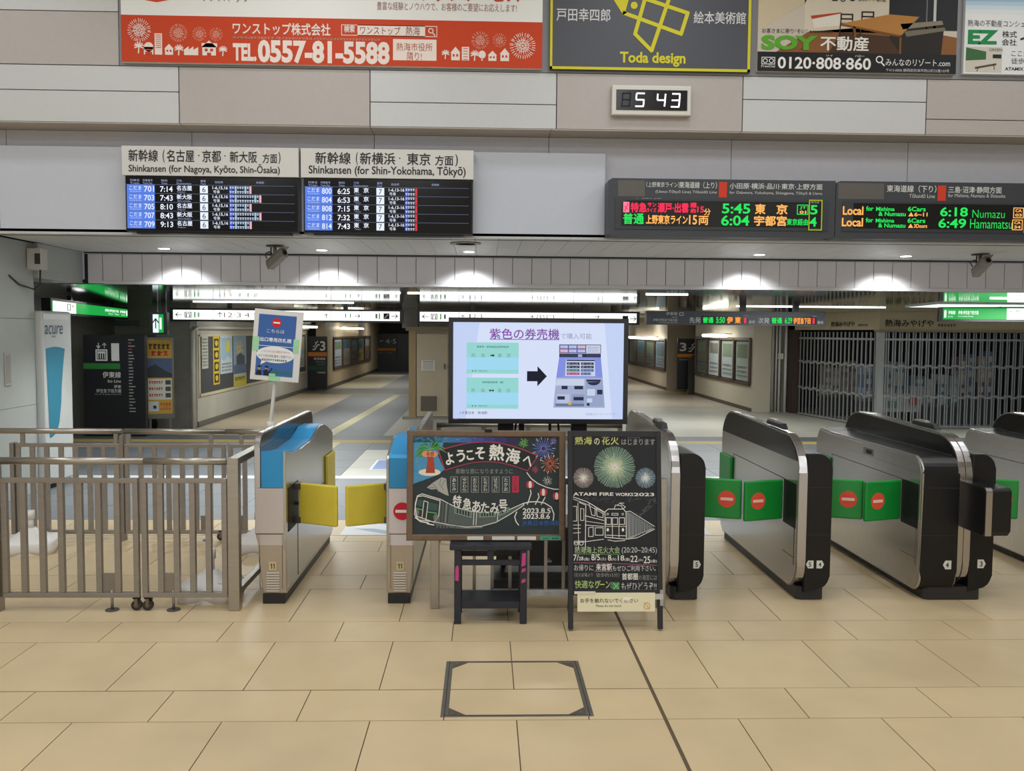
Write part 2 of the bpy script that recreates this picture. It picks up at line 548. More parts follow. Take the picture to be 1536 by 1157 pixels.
def build_inner():
    # mirror-bright metal ceiling over the gates and passages
    MC = mat('B9BCB9', 0.07, 1.0, var=0.03, scale=2.0, bump=0.05, stretch=(1.2, 0.35, 1))
    mb = MB()
    zc = 2.465
    y = 11.78
    while y < 21.3:
        a, b = y + .004, min(y + 1.19, 21.3)
        mb.prism([(a, zceil(a)), (b, zceil(b)), (b, zceil(b) + .03), (a, zceil(a) + .03)], -9, 13, 'x', MC)
        y += 1.2
    mb.box(-9, 16, 11.75, 21.3, zc + .04, zc + .06, DARKGAP)
    mb.box(-9, 16, 21.3, 21.34, zceil(21), zc + .06, mat('A29C8E', 0.7, var=0.05))
    mb.box(-9, 16, 21.3, 46, zc, zc + .06, mat('A29C8E', 0.7, var=0.05))
    struct(mb, 'ceiling')
    # end wall
    mb = MB()
    mb.box(-9, 13, 43.2, 43.4, 0, 2.47, mat('3B3835', 0.7))
    struct(mb, 'wall_end')
    # left recess
    mb = MB()
    mb.box(-7.7, -7.5, 11.75, 18.75, 0, 2.47, mat('8E8B84', 0.7, var=.06))
    mb.box(-7.5, -6.2, 18.55, 18.75, 0, 2.47, mat('B5B1A6', 0.7, var=.05))
    struct(mb, 'wall_recess')
    # concrete column at the corner of the left passage
    mb = MB()
    mb.box(-6.2, -5.56, 17.25, 17.6, 0, 2.47, CONC)
    mb.box(-6.2, -5.95, 17.6, 18.55, 0, 2.47, CONC)
    struct(mb, 'wall_recess')
    # left passage wall
    mb = MB()
    LW = mat('BDB9AE', 0.65, var=.08, scale=1.5, stretch=(1, 1, .3))
    mb.box(-5.8, -5.55, 17.6, 28.5, 0, 2.47, LW)
    mb.box(-5.555, -5.53, 17.6, 28.5, 0, 0.10, mat('6B675F', 0.7))
    struct(mb, 'wall_left')
    mb = MB()
    TW = mat('B9A78B', 0.5, var=.06, scale=1.2)
    mb.box(-5.3, -5.0, 28.62, 43.2, 0, 2.47, TW)
    mb.box(-5.0, -4.985, 28.62, 43.2, 0, .12, mat('4E463C', 0.7))
    struct(mb, 'wall_left')
    # centre block
    mb = MB()
    mb.box(-1.60, 2.95, 19.65, 40.0, 0, 1.96, mat('A59A88', 0.65, var=.05))
    mb.box(-1.60, 2.95, 21.0, 40.0, 1.96, 2.47, mat('A59A88', 0.65, var=.05))
    mb.box(-1.78, -1.44, 19.66, 20.0, 1.96, 2.36, CONC)
    struct(mb, 'wall_centre')
    # right passage
    mb = MB()
    RW = mat('C2BAA8', 0.6, var=.06, scale=1.3)
    mb.box(6.47, 6.9, 21.5, 27.4, 0, 2.47, RW)
    mb.box(6.455, 6.475, 21.5, 27.4, 0, .09, mat('514A41', 0.7))
    struct(mb, 'wall_right')
    mb = MB()
    mb.box(6.02, 6.9, 29.45, 43.2, 0, 2.47, mat('BDB09C', 0.6, var=.06))
    mb.box(6.005, 6.02, 29.45, 43.2, 0, .1, mat('514A41', 0.7))
    struct(mb, 'wall_right')
    mb = MB()
    mb.box(6.9, 7.36, 21.7, 22.0, 0, 2.47, CONC)
    mb.box(6.47, 6.9, 21.44, 21.5, 0, 2.47, RW)
    mb.box(7.36, 7.52, 21.2, 21.6, 0, 2.0, mat('46382F', 0.7))
    mb.box(6.9, 7.0, 27.4, 29.45, 0, 2.47, CONC)
    struct(mb, 'wall_right')
build_inner()

def build_hall_shell():
    """the rest of the hall round the camera"""
    mb = MB()
    wl = mat('C9C5BC', 0.6)
    mb.box(-9.2, -9, -9, 9.66, 0, 6.3, wl)
    struct(mb, 'wall_left')
    mb = MB(); mb.box(10.6, 10.8, -9, 12, 0, 6.3, wl); struct(mb, 'wall_right')
    mb = MB(); mb.box(-9, 10.6, -9.2, -9, 0, 6.3, wl); struct(mb, 'wall_back')
    mb = MB(); mb.box(-9.2, 10.8, -9.2, 9.66, 6.3, 6.4, mat('D4D2CC', 0.7)); struct(mb, 'ceiling')
    mb = MB(); mb.box(-9, -5.6, 9.66, 9.8, 0, 2.9, wl); struct(mb, 'wall_left')
build_hall_shell()

# ================================================================== advertising posters on the facade
def fireworks(B, cx, cy, r, n, m, l=3, seed=0, dots=True):
    B.burst(cx, cy, r * .16, r * .62, max(10, n * 2 // 3), r * .045, m, l, seed, .05)
    B.burst(cx, cy, r * .7, r * .95, n, r * .05, m, l, seed + 1, .03)
    B.ell(cx, cy, r * .08, r * .08, m, l, 10)
    if dots: B.ring(cx, cy, r * .45, r * .04, m, l, 24)
def palm(B, cx, base, h, m, l=3):
    B.line([(cx, base), (cx + h * .05, base - h * .6)], h * .12, m, l)
    for i, a in enumerate((-2.9, -2.45, -1.9, -1.3, -.75, -.25, .35, 2.8)):
        B.line([(cx + h * .05, base - h * .6), (cx + h * .05 + h * .42 * math.cos(a), base - h * .6 + h * .40 * math.sin(a))], h * .11, m, l + .1 * i)
def house(B, x, base, w, h, m, hole, roof=True, l=3):
    top = base - h * (.55 if roof else 1)
    B.rect(x, top, x + w, base, m, l)
    if roof: B.poly([(x - w * .08, top), (x + w * 1.08, top), (x + w * .5, base - h)], m, l)
    for i in (0.18, .58):
        B.rect(x + w * i, top + h * .1, x + w * (i + .22), top + h * .28, hole, l + 1)

def poster_orange():
    mb = MB()
    mb.box(-3.60, .567, 9.20, 9.249, 4.538, 5.30, mat('EDEDEA', .5))
    B = front_board(mb, -3.60, .567, 4.538, 5.30, 9.20, (187, -29, 813, 105), 0.0)
    B.y0, B.y1 = -17.5, 97
    B.ky = B.H / (B.y1 - B.y0)
    OR = ink('CC4420'); OD = ink('B8432B'); TX = ink('F2E3DA')
    B.slope = 0.0
    S = lambda y, x: y - 0.0155 * (x - 187)   # take the tilt of the photograph out of the layout
    B.rect(187, 28.5, 813, 97, OR, 1)
    g = lambda x0, y0, x1, y1, t, m, l=3, b=.0: B.text(x0, S(y0, (x0+x1)/2), x1, S(y1, (x0+x1)/2), t, m, l, b)
    g(306, -9, 378, 10, 'ワンストップ', ink('7E6B66'), 2)
    g(562, -19, 778, 8.5, 'ワンストップサービス', ink('C4503F'), 2, .03)
    g(565, 10, 774, 22, '豊富な経験とノウハウで、お客様のご要望にお応えします!', ink('9A6A60'), 2)
    RM = ink('CF4A2A')
    B.poly([(222, 6.8), (240, 9.5), (258, 6), (273, -6), (262, -2), (245, 4)], RM, 2)
    B.poly([(232, 2), (243, 1), (247, -16), (236, -16)], RM, 2)
    g(351, 40, 496, 58, 'ワンストップ株式会社', TX, 3, .02)
    B.fuzz(351, 57, 505, 60.5, ink('E9A08C'), 3, 30, 3)
    B.fuzz(505, 57, 570, 60.5, ink('E9A08C'), 3, 14, 4)
    g(351, 70, 386, 96, 'TEL.', TX, 3, .045)
    g(388, 66, 584, 100, '0557-81-5588', TX, 3, .045)
    B.frame(512, 37, 655, 53, 1, TX, 2)
    g(516, 43, 532, 54, '検索', TX, 3, .03)
    B.rect(536, 37, 637, 53, TX, 2)
    g(540, 45, 600, 57, 'ワンストップ', ink('8A4A3A'), 3)
    g(608, 45, 629, 58, '熱海', ink('8A4A3A'), 3)
    B.rect(640, 38, 653, 52, OR, 2)
    B.ring(645.5, 44, 4, 1.4, TX, 3, 16); B.line([(648, 47), (651.5, 50.5)], 1.6, TX, 3)
    B.rect(589, 57, 654, 88, TX, 2)
    g(594, 69, 648, 81, '熱海市役所', ink('B6523A'), 3)
    g(610, 82, 632, 95, '隣り!', ink('B6523A'), 3)
    for cx, cy, r, n, sd in ((213.5, 51, 18, 30, 1), (271, 55, 14, 26, 2), (302, 56.5, 11, 22, 3), (326.5, 57, 10.5, 20, 4)):
        fireworks(B, cx, S(cy, cx), r, n, TX if cx < 230 else ink('EDB9A6'), 3, sd)
    for cx, cy, r, n, sd in ((719.5, 65, 14, 24, 5), (748.5, 65, 11, 20, 6), (783.5, 73, 20.5, 32, 7)):
        fireworks(B, cx, S(cy, cx), r, n, TX if cx > 760 else ink('EDB9A6'), 3, sd)
    b0 = S(87, 260)
    palm(B, 212, b0 - 2, 16, TX); palm(B, 271, b0, 15, TX); palm(B, 336, b0, 14, TX)
    B.rect(236, b0 - 31, 247, b0, TX, 3)
    for i in range(7): B.rect(237.5, b0 - 29 + i * 3, 245.5, b0 - 28 + i * 3, OR, 4)
    B.rect(220, b0 - 11, 234, b0, TX, 3); B.ell(227, b0 - 11, 7, 7, TX, 3, 20)
    B.rect(222, b0 - 8, 232, b0 - 6, OR, 4); B.rect(222, b0 - 4, 232, b0, OR, 4)
    house(B, 251, b0, 12, 16, TX, OR)
    B.poly([(279, b0), (300, b0), (300, b0 - 12), (293, b0 - 8), (293, b0 - 13), (286, b0 - 8), (286, b0 - 13), (279, b0 - 8)], TX, 3)
    house(B, 306, b0, 20, 22, TX, OR, True); B.rect(305, b0 - 18, 328, b0 - 12, TX, 3); B.rect(313, b0 - 4, 319, b0, OR, 5)
    b1 = S(95, 720)
    palm(B, 667, b1 - 2, 13, TX); palm(B, 711, b1, 15, TX)
    house(B, 676, b1, 13, 20, TX, OR); B.rect(692, b1 - 20, 703, b1, TX, 3)
    for i in range(5): B.rect(694, b1 - 18 + i * 4, 701, b1 - 17 + i * 4, OR, 4)
    B.ell(722.5, b1 - 9, 5.5, 6, TX, 3, 18); B.rect(721.5, b1 - 4, 723.5, b1, TX, 3)
    house(B, 732, b1, 12, 15, TX, OR); house(B, 750, b1, 13, 19, TX, OR)
    mb.obj('advertising_poster', label='wide orange and white advertising poster with telephone number and firework drawings, leftmost on the facade', cat='poster', group='advertising posters along the facade')
poster_orange()

def poster_dark():
    mb = MB()
    mb.box(.645, 2.672, 9.20, 9.249, 4.538, 5.32, mat('4A4C55', .5))
    B = front_board(mb, .645, 2.672, 4.538, 5.32, 9.20, (825, -10, 1124, 106), 0)
    YE = ink('D9CF2F'); GR = ink('4A4C55')
    S = lambda y, x: y - 0.0134 * (x - 825)
    B.rect(825, 102, 1124, 106, YE, 2); B.rect(825, -10, 828.5, 106, YE, 2); B.rect(1120, -10, 1124, 106, YE, 2)
    B.text(834, 17, 914, 36, '戸田幸四郎', ink('D9D9DA'), 3, .01)
    B.text(1038, 18, 1116, 36, '絵本美術館', ink('D9D9DA'), 3, .01)
    B.text(929, 79, 1027, 100, 'Toda design', YE, 3, .03)
    # angular yellow emblem
    B.poly([(912, -6), (946, -6), (941.7, 0), (936.6, 19), (938.5, 22), (933, 25.5)], YE, 2); B.ell(949, 11.3, 5.2, 5.4, YE, 3, 18)
    for i, pts in enumerate(([(934, 22.5), (1019.5, 51.5)], [(1019.5, 52), (1029, 21)], [(1029, 21), (946, -4.5)], [(967, -6), (951, 53), (976, 77), (1003, -6)])):
        B.line(pts, 5.6, YE, 2 + .5 * i)
    mb.obj('advertising_poster', label='dark grey museum poster with yellow border and angular yellow emblem, above the clock', cat='poster', group='advertising posters along the facade')
poster_dark()

def poster_room():
    mb = MB()
    mb.box(2.745, 4.785, 9.20, 9.249, 4.552, 5.36, mat('C9BFAF', .5))
    B = front_board(mb, 2.745, 4.785, 4.552, 5.36, 9.20, (1136, -12, 1431, 110), 0)
    B.poly([(1136, 83), (1136, 50), (1180, 22), (1204, 8), (1215, -12), (1136, -12)], ink('CDBDA2'), 1)
    B.rect(1204, -12, 1329, 50, ink('D8CDBB'), 1)
    B.poly([(1160, 83), (1210, 50), (1329, 38), (1431, 55), (1431, 83)], ink('8A5A30'), 1)
    B.rect(1329, -12, 1431, 45, ink('25262B'), 2)
    B.rect(1395, -12, 1399, 45, ink('C9C9C9'), 3); B.rect(1384, -12, 1386, 45, ink('6F6F74'), 3)
    B.poly([(1213, 26), (1259, 20), (1258, 22), (1215, 31)], ink('B5452E'), 2)
    B.poly([(1215, 31), (1258, 22), (1256, 40), (1219, 44)], ink('E6DFD2'), 2)
    dk = ink('26211D')
    B.poly([(1258, 50), (1350, 56), (1350, 83), (1240, 83)], ink('4A301F'), 2)
    for x, y in ((1257, 22), (1288, 18)):
        B.frame(x, y, x + 19, y + 9, 2.2, dk, 3)
        B.line([(x + 1, y + 9), (x - 1, y + 36)], 1.6, dk, 3); B.line([(x + 18, y + 9), (x + 20, y + 32)], 1.6, dk, 3)
        B.poly([(x, y + 14), (x + 24, y + 12), (x + 22, y + 17), (x, y + 18)], dk, 3)
    B.poly([(1330, 56), (1346, 34), (1412, 32), (1408, 83), (1350, 83)], dk, 3)
    B.poly([(1346, 36), (1408, 30), (1410, 36), (1350, 44)], ink('8D8272'), 4)
    B.poly([(1352, 47), (1412, 40), (1414, 45), (1356, 55)], ink('77705F'), 4)
    B.poly([(1258, 37), (1330, 22), (1374, 25), (1348, 53)], ink('B9803F'), 4)
    B.poly([(1258, 37), (1348, 53), (1348, 56), (1258, 40)], ink('7E5226'), 4)
    for a, b in (((1347, 55), (1347, 82)), ((1278, 42), (1280, 58))): B.line([a, b], 3, ink('7E5226'), 4)
    B.rect(1136, 81, 1431, 110, ink('1E1F22'), 5)
    B.text(1142, 46, 1209, 53, 'お客さまに寄り“そい”', ink('2B2A26'), 5)
    B.fuzz(1212, 48.5, 1247, 51.5, ink('4B463C'), 5, 10, 7)
    B.text(1141, 56, 1224, 78, 'SOY', ink('5FA832'), 6, .05)
    B.text(1228, 56, 1300, 78, '不動産', ink('F0EEE8'), 6, .02)
    B.text(1168, 74.5, 1172, 78, 'ソ', ink('2B2A26'), 7); B.text(1199, 74.5, 1203, 78, 'イ', ink('2B2A26'), 7)
    B.frame(1142, 89, 1162, 100, 1, WHITE, 6); B.ring(1147.5, 94.5, 3.6, 1.1, WHITE, 6, 16); B.ring(1156.5, 94.5, 3.6, 1.1, WHITE, 6, 16)
    B.text(1142, 101, 1162, 104.5, 'FreeDial', WHITE, 6)
    B.text(1166, 88, 1304, 106, '0120·808·860', WHITE, 6, .02)
    B.text(1237, 84, 1247, 87, 'ソイ', WHITE, 6); B.text(1280, 84, 1294, 87, 'ハロー', WHITE, 6)
    B.ring(1316.5, 90, 5.5, 1.7, WHITE, 6, 18); B.line([(1320, 95), (1324, 99)], 2, WHITE, 6)
    B.text(1326, 88, 1422, 99, 'みんなのリゾート.com', WHITE, 6)
    B.text(1327, 103, 1421, 108, '〒413-0006 静岡県熱海市桃山町22番103号', ink('C9C9C9'), 6)
    B.rect(1244, -2, 1252, 3.5, ink('1E1F22'), 5); B.ring(1260, .5, 4, 1.3, ink('1E1F22'), 5, 14); B.ell(1274, .5, 4, 3, ink('1E1F22'), 5, 12)
    B.text(1283, -3, 1324, 3.5, '#SOY不動産', ink('3A372F'), 5)
    mb.obj('advertising_poster', label='poster with a photograph of a dining table over a black strip with white telephone number', cat='poster', group='advertising posters along the facade')
poster_room()

def poster_sky():
    mb = MB()
    mb.box(4.865, 6.95, 9.20, 9.249, 4.56, 5.36, mat('E4E6E6', .5))
    B = front_board(mb, 4.865, 6.95, 4.56, 5.36, 9.20, (1444, -10, 1745, 112), 0)
    for i in range(5):
        B.rect(1444, -10 + i * 6, 1745, -4 + i * 6, ink(('7FA6C9', '9DBBD6', 'B7CDDF', 'CFDDE6', 'DDE5E8')[i]), 1)
    B.text(1448, 30, 1560, 40, '熱海の不動産コンシェルジュ', ink('33383A'), 2)
    B.text(1449, 45, 1494, 67, 'EZ', ink('1F8A4C'), 2, .05)
    B.text(1500, 46, 1522, 56, '株式', ink('33383A'), 2, .01); B.text(1500, 58, 1522, 68, '会社', ink('33383A'), 2, .01)
    B.text(1527, 46, 1546, 68, 'イ', ink('33383A'), 2, .02)
    B.rect(1447, 71, 1501, 109, ink('CFC8BD'), 2)
    B.poly([(1447, 72), (1477, 78), (1477, 90), (1447, 92)], ink('3F6B3F'), 3); B.rect(1487, 82, 1500, 88, ink('2B2B30'), 3)
    B.line([(1462, 103), (1492, 97)], 3, ink('5A4A38'), 3); B.line([(1466, 103), (1464, 108)], 1.2, ink('5A4A38'), 3); B.line([(1489, 98), (1490, 105)], 1.2, ink('5A4A38'), 3)
    B.text(1481, 73, 1501, 77, 'GREEN', ink('33383A'), 3)
    B.text(1515, 76, 1550, 84, 'ここから', ink('33383A'), 2); B.text(1515, 87, 1550, 96, '徒歩1分', ink('33383A'), 2)
    B.text(1506, 101, 1534, 106, 'ATAMIX', ink('33383A'), 2, .02)
    mb.obj('advertising_poster', label='pale sky coloured poster with large green letters, cut by the right edge of the photo', cat='poster', group='advertising posters along the facade')
poster_sky()

# ================================================================== clock
def clock():
    t = thing('wall_clock', 'white framed digital clock with white segment digits on the beige panel', 'clock', (1.673, 9.25, 4.085))
    mb = MB()
    fr = mat('DAD7CF', .4)
    mb.prism([(1.272, 4.087), (2.075, 4.087), (2.075, 4.385), (1.272, 4.385)], 9.17, 9.249, 'y', fr, bev=.012)
    mb.obj('clock_frame', t)
    mb = MB()
    mb.box(1.315, 2.033, 9.163, 9.172, 4.137, 4.337, mat('0B0B0E', .2))
    B = front_board(mb, 1.315, 2.033, 4.137, 4.337, 9.163, (0, 0, 718, 200))
    seg = {'5': 'afgcd', '4': 'fgbc', '3': 'abgcd', '8': 'abcdefg'}
    on, off = glow('F4F8FF', 2.2), ink('1E1F22')
    def digit(x, ch, m):
        y, w, h, q = 36, 82, 128, 14
        L = {'a': [(x+8, y), (x+w, y)], 'g': [(x+4, y+h/2), (x+w-4, y+h/2)], 'd': [(x-4, y+h), (x+w-10, y+h)],
             'f': [(x+4, y+6), (x, y+h/2-6)], 'b': [(x+w, y+6), (x+w-4, y+h/2-6)], 'e': [(x, y+h/2+6), (x-5, y+h-6)], 'c': [(x+w-4, y+h/2+6), (x+w-9, y+h-6)]}
        for s_ in seg[ch]: B.line(L[s_], q, m, 2)
    digit(60, '8', off); digit(200, '5', on); digit(414, '4', on); digit(560, '3', on)
    mb.obj('display', t)
clock()

# ================================================================== departure screens
def screen_board(x0, x1, title, sub, rows, dest, track, label, trackf, seatcols, stops, sect):
    t = thing('departure_screen', label, 'departure board', ((x0 + x1) / 2, 9.40, 2.89), group='departure screens with white header signs')
    mb = MB()
    mb.box(x0, x1, 9.33, 9.5, 3.452, 3.745, mat('D9D7D3', .45))
    B = front_board(mb, x0, x1, 3.452, 3.745, 9.33, (0, 0, 264, 43))
    K = ink('2A2A2C')
    for a in title: B.text(a[0], a[1], a[2], a[3], a[4], K, 2, .012)
    B.text(sub[0], 24.8, sub[1], 41, sub[2], K, 2, .014)
    mb.obj('header_sign', t)
    mb = MB()
    mb.box(x0 + .02, x1 - .005, 9.36, 9.5, 2.892, 3.447, mat('101116', .3))
    mb.box(x0 + .12, x1 - .1, 9.37, 9.5, 2.872, 2.892, BLACK)
    mb.obj('screen_case', t)
    mb = MB()
    mb.box(x0 + .03, x1 - .02, 9.352, 9.362, 2.905, 3.437, mat('05070F', .18, emit=.35))
    B = front_board(mb, x0 + .03, x1 - .02, 2.905, 3.437, 9.352, (0, 0, 258, 79))
    Wt, Bl, Ln = glow('E8F0FF', .95), glow('5B86F0', .85), glow('8C93B8', .4)
    Hd = glow('AEBBE8', .7)
    hx = ((6, 20, '列車名', 'Train'), (25, 40, '列車番号', 'Train No.'), (53, 62, '時刻', 'Time'), (76, 84, '行先', 'Destination'), (112, 120, '番線', 'Track'))
    for a, b, s1, s2 in hx:
        B.text(a, 3, b, 6.6, s1, Hd, 2); B.text(a, 7.6, b if s2 != 'Destination' else a + 22, 10.4, s2, Hd, 2)
    B.text(134, 4.5, 146, 8, '自由席', Hd, 2); B.text(196, 4.5, 208, 8, '停車駅', Hd, 2)
    y = 11.3
    for i, (no, tm) in enumerate(rows):
        B.rect(0, y - .6, 254, y, Ln, 2)
        B.rect(1, y, 43, y + 12.6, Bl, 2)
        B.text(5, y + 1.6, 23, y + 8, 'こだま', Wt, 3); B.text(6, y + 9.3, 23, y + 11.3, 'KODAMA', glow('C9D8FF', .8), 3)
        B.text(27, y + 2, 42, y + 10.5, no, Wt, 3, .01)
        B.text(51, y + 2, 70, y + 10.5, tm, Wt, 2, .015)
        d = dest[i % len(dest)]
        if len(d[0]) == 3: B.text(76, y + .6, 99, y + 8.2, d[0], Wt, 2, .02)
        else:
            B.text(76, y + .6, 84, y + 8.2, d[0][0], Wt, 2, .02); B.text(91, y + .6, 99, y + 8.2, d[0][1], Wt, 2, .02)
        B.text(77, y + 9.2, 77 + len(d[1]) * 2.0, y + 11.8, d[1], Hd, 2)
        B.rect(111, y + .6, 123, y + 11.9, Wt, 2); B.text(114.5, y + 2.4, 119.5, y + 10.2, track, glow('3B4258', .4), 3)
        B.text(trackf[0], y + 1, trackf[1], y + 6.4, trackf[2], Wt, 2, .01); B.text(trackf[0] + 1, y + 7, trackf[0] + 11, y + 11.8, '号車', Wt, 2)
        s0 = seatcols; n = stops[i % len(stops)]
        B.rect(s0, y + .3, s0 + 5, y + 12, glow('3C4CD8', .8), 2)
        lb = glow('C9DBF2', .8)
        for k in range(n):
            xx = s0 + 1 + k * 3.7
            for yy in (1.2, 7.8):
                B.rect(xx, y + yy, xx + 2.7, y + yy + 1.7, lb, 3); B.rect(xx + .4, y + yy + 2.2, xx + 2.4, y + yy + 3.6, lb, 3)
            if sect and k in (2, n - 2): B.rect(xx, y + .6, xx + 3, y + 11.8, glow('9EC7E8', .7), 2)
        B.rect(s0 + 1 + n * 3.7, y + .6, s0 + 4.2 + n * 3.7, y + 11.9, glow('F3B6C2' if sect else 'E03A44', .85), 2)
        y += 13.2
    mb.obj('screen', t)

screen_board(-3.668, -1.895,
    ((10, 5, 54, 23, '新幹線'), (61, 5, 64, 24, '('), (67, 5, 108, 23, '名古屋'), (114, 12, 116, 14, '·'), (120, 5, 148, 23, '京都'), (153, 12, 155, 14, '·'), (161, 6, 202, 23, '新大阪'), (210, 9, 232, 23, '方面'), (234, 6, 237, 24, ')')),
    (10, 236, 'Shinkansen (for Nagoya, Kyōto, Shin-Ōsaka)'),
    (('701', '7:14'), ('703', '7:43'), ('705', '8:10'), ('707', '8:43'), ('709', '9:13')),
    (('名古屋', 'Nagoya'), ('新大阪', 'Shin-Osaka')), '6',
    'departure screen under the header sign for Nagoya, Kyoto and Shin-Osaka, left of the pair', (130, 153, '1-6,15,16'), 155, (8, 12), True)
screen_board(-1.872, -.118,
    ((22, 5, 76, 23, '新幹線'), (84, 5, 87, 24, '('), (90, 5, 144, 23, '新横浜'), (150, 12, 152, 14, '·'), (162, 5, 198, 23, '東京'), (205, 8, 233, 23, '方面'), (236, 6, 240, 24, ')')),
    (12, 252, 'Shinkansen (for Shin-Yokohama, Tōkyō)'),
    (('800', '6:25'), ('804', '6:53'), ('808', '7:15'), ('812', '7:32'), ('814', '7:43')),
    (('東京', 'Tokyo'),), '7',
    'departure screen under the header sign for Shin-Yokohama and Tokyo, right of the pair', (130, 154, '1-6,13-16'), 155, (4,), False)

# ================================================================== LED boards
def led_case(x0, x1, label, cx):
    t = thing('led_departure_board', label, 'departure board', ((x0 + x1) / 2, 9.3, 2.89), group='dark LED departure boards')
    mb = MB()
    c = mat('3B3E44', .45, var=.02)
    mb.prism([(x0, 2.90), (x0 + .03, 2.885), (x1 - .09, 2.885), (x1, 2.90), (x1, 3.47), (x0 + .04, 3.47), (x0, 3.445)], 9.24, 9.5, 'y', c)
    mb.prism([(x0 + .07, 2.955), (x1 - .07, 2.955), (x1 - .07, 3.265), (x0 + .07, 3.265)], 9.232, 9.241, 'y', mat('33363B', .4))
    mb.obj('case', t)
    return t
def led_boards():
    G, A, R_, Wt = glow('22E05A', 1.0), glow('FFB45C', 1.0), glow('FF2E55', 1.0), ink('D6D6D4')
    t = led_case(1.258, 3.60, 'dark LED departure board with red, orange and green lines for Tokyo and Utsunomiya', 0)
    rect = (911, 271, 1250, 357)
    mb = MB()
    mb.box(1.44, 3.455, 9.226, 9.233, 2.992, 3.245, mat('0A0B0C', .25))
    B = front_board(mb, 1.258, 3.60, 2.885, 3.47, 9.226, rect)
    B.rect(931, 307, 1227, 341, mat('060707', .3), 1)
    B.rect(933, 306.5, 942, 322, glow('FF7FA0', 1.0), 2); B.line([(935, 320), (940, 309)], 1.6, R_, 3); B.line([(935, 313), (940, 318)], 1.4, R_, 3); B.text(944, 307, 968, 322, '特急', R_, 2, .03); B.text(969, 307, 982, 313.5, 'サン', R_, 2, .03); B.text(968, 315, 982, 321.5, 'ライズ', R_, 2, .03)
    B.text(984, 307, 1030, 322, '瀬戸·出雲', R_, 2, .03); B.text(1032, 306.5, 1042, 314, '遅', R_, 2, .04); B.text(1033, 315, 1041, 322, '約', R_, 2, .04); B.text(1043, 312, 1053, 321, '15', R_, 2, .02)
    B.text(1053, 315, 1063, 325, '分', A, 2, .02)
    B.text(933, 323, 964, 339.5, '普通', G, 2, .025)
    B.text(967, 325, 1029, 339, '上野東京ライン', A, 2, .03); B.text(1031, 325, 1043, 339, '15', A, 2, .02); B.text(1045, 326, 1060, 339.5, '両', A, 2, .02)
    B.text(1080, 307, 1122, 322, '5:45', G, 2, .02); B.text(1079, 324.5, 1121, 340, '6:04', G, 2, .02)
    B.text(1129, 307, 1145, 322.5, '東', A, 2, .03); B.text(1161, 307, 1178, 322.5, '京', A, 2, .03)
    B.text(1128, 324.5, 1177, 340, '宇都宮', A, 2, .03)
    B.frame(1192, 307.5, 1209, 322.5, 1.2, G, 2); B.text(1196, 310, 1206, 315, 'JT', G, 3, .02); B.text(1196, 316.5, 1206, 321, '01', A, 3, .04)
    B.text(1177, 328.5, 1209, 338.5, '東京経由', G, 2, .02)
    B.text(1212, 308, 1223, 322, '5', G, 2, .02); B.text(1211, 326, 1222, 340, '4', G, 2, .02)
    B.frame(1209.5, 300, 1230, 346, 1.7, ink('B9CF2E'), 4)
    B.text(1213, 302, 1225, 305.5, 'のりば', Wt, 3)
    mb.obj('led_panel', t)
    mb = MB()
    B = front_board(mb, 1.258, 3.60, 2.885, 3.47, 9.238, rect)
    B.rect(925, 274, 965, 298, mat('5E5A55', .5, var=.08, scale=30, stretch=(1, 1, 6)), 1)
    B.text(967, 276, 1016, 284, '（上野東京ライン）', Wt, 2, .01); B.text(1016, 275, 1072, 285, '東海道線（上り）', Wt, 2, .015)
    B.text(981, 288, 1072, 293.5, '(Ueno-Tōkyō Line) Tōkaidō Line', Wt, 2)
    B.rect(1075, 275, 1087, 298, ink('D8402A'), 2)
    B.text(1091, 276, 1230, 285, '小田原·横浜·品川·東京·上野方面', Wt, 2, .015)
    B.text(1091, 288, 1230, 293.5, 'for Odawara, Yokohama, Shinagawa, Tōkyō & Ueno', Wt, 2)
    B.text(953, 300, 990, 304.5, '（一部下り方面）', Wt, 2)
    mb.obj('printed_heading', t)
    t = led_case(3.606, 6.10, 'dark LED departure board with local trains to Numazu and Hamamatsu', 0)
    rect = (1251, 271, 1612, 357)
    mb = MB()
    mb.box(3.79, 5.95, 9.226, 9.233, 2.992, 3.245, mat('0A0B0C', .25))
    B = front_board(mb, 3.606, 6.10, 2.885, 3.47, 9.226, rect)
    Z = 4.0
    for dy in (0, 17.3):
        B.text(1261 - (1 if dy else 0), 309 + dy, 1292, 322 + dy, 'Local', A, 2, .025)
        B.text(1296, 308.5 + dy, 1307, 315.5 + dy, 'for', G, 2, .025); B.text(1311, 309.5 + dy, 1339, 315.5 + dy, 'Mishima', G, 2, .025)
        B.text(1315, 316.5 + dy, 1356, 323 + dy, '& Numazu', G, 2, .025); B.text(1359, 308.5 + dy, 1386, 315.5 + dy, '6Cars', G, 2, .025)
        B.poly([(1360, 323 + dy), (1368, 323 + dy), (1364, 316.5 + dy)], A, 2)
        B.text(1369, 317 + dy, 1389, 323 + dy, '6~11' if not dy else '3Doors', A, 2, .025)
    B.text(1408, 308.5, 1450, 322.5, '6:18', G, 2, .02); B.text(1406, 325.5, 1448, 340, '6:49', G, 2, .02)
    B.text(1457, 312, 1506, 324, 'Numazu', G, 2, -.012); B.text(1454, 326, 1518, 340, 'Hamamatsu', G, 2, -.006)
    B.frame(1519, 308, 1535, 324, 1.3, A, 2); B.text(1522, 310.5, 1532, 315, 'CA', A, 3, .03); B.text(1522, 317, 1532, 321.5, '03', A, 3, .03)
    B.frame(1518, 326, 1534, 342, 1.3, A, 2); B.text(1521, 328.5, 1531, 333, 'CA', A, 3, .03); B.text(1521, 335, 1531, 339.5, '34', A, 3, .03)
    B.frame(1535.5, 300, 1556, 346, 1.7, ink('B9CF2E'), 4)
    mb.obj('led_panel', t)
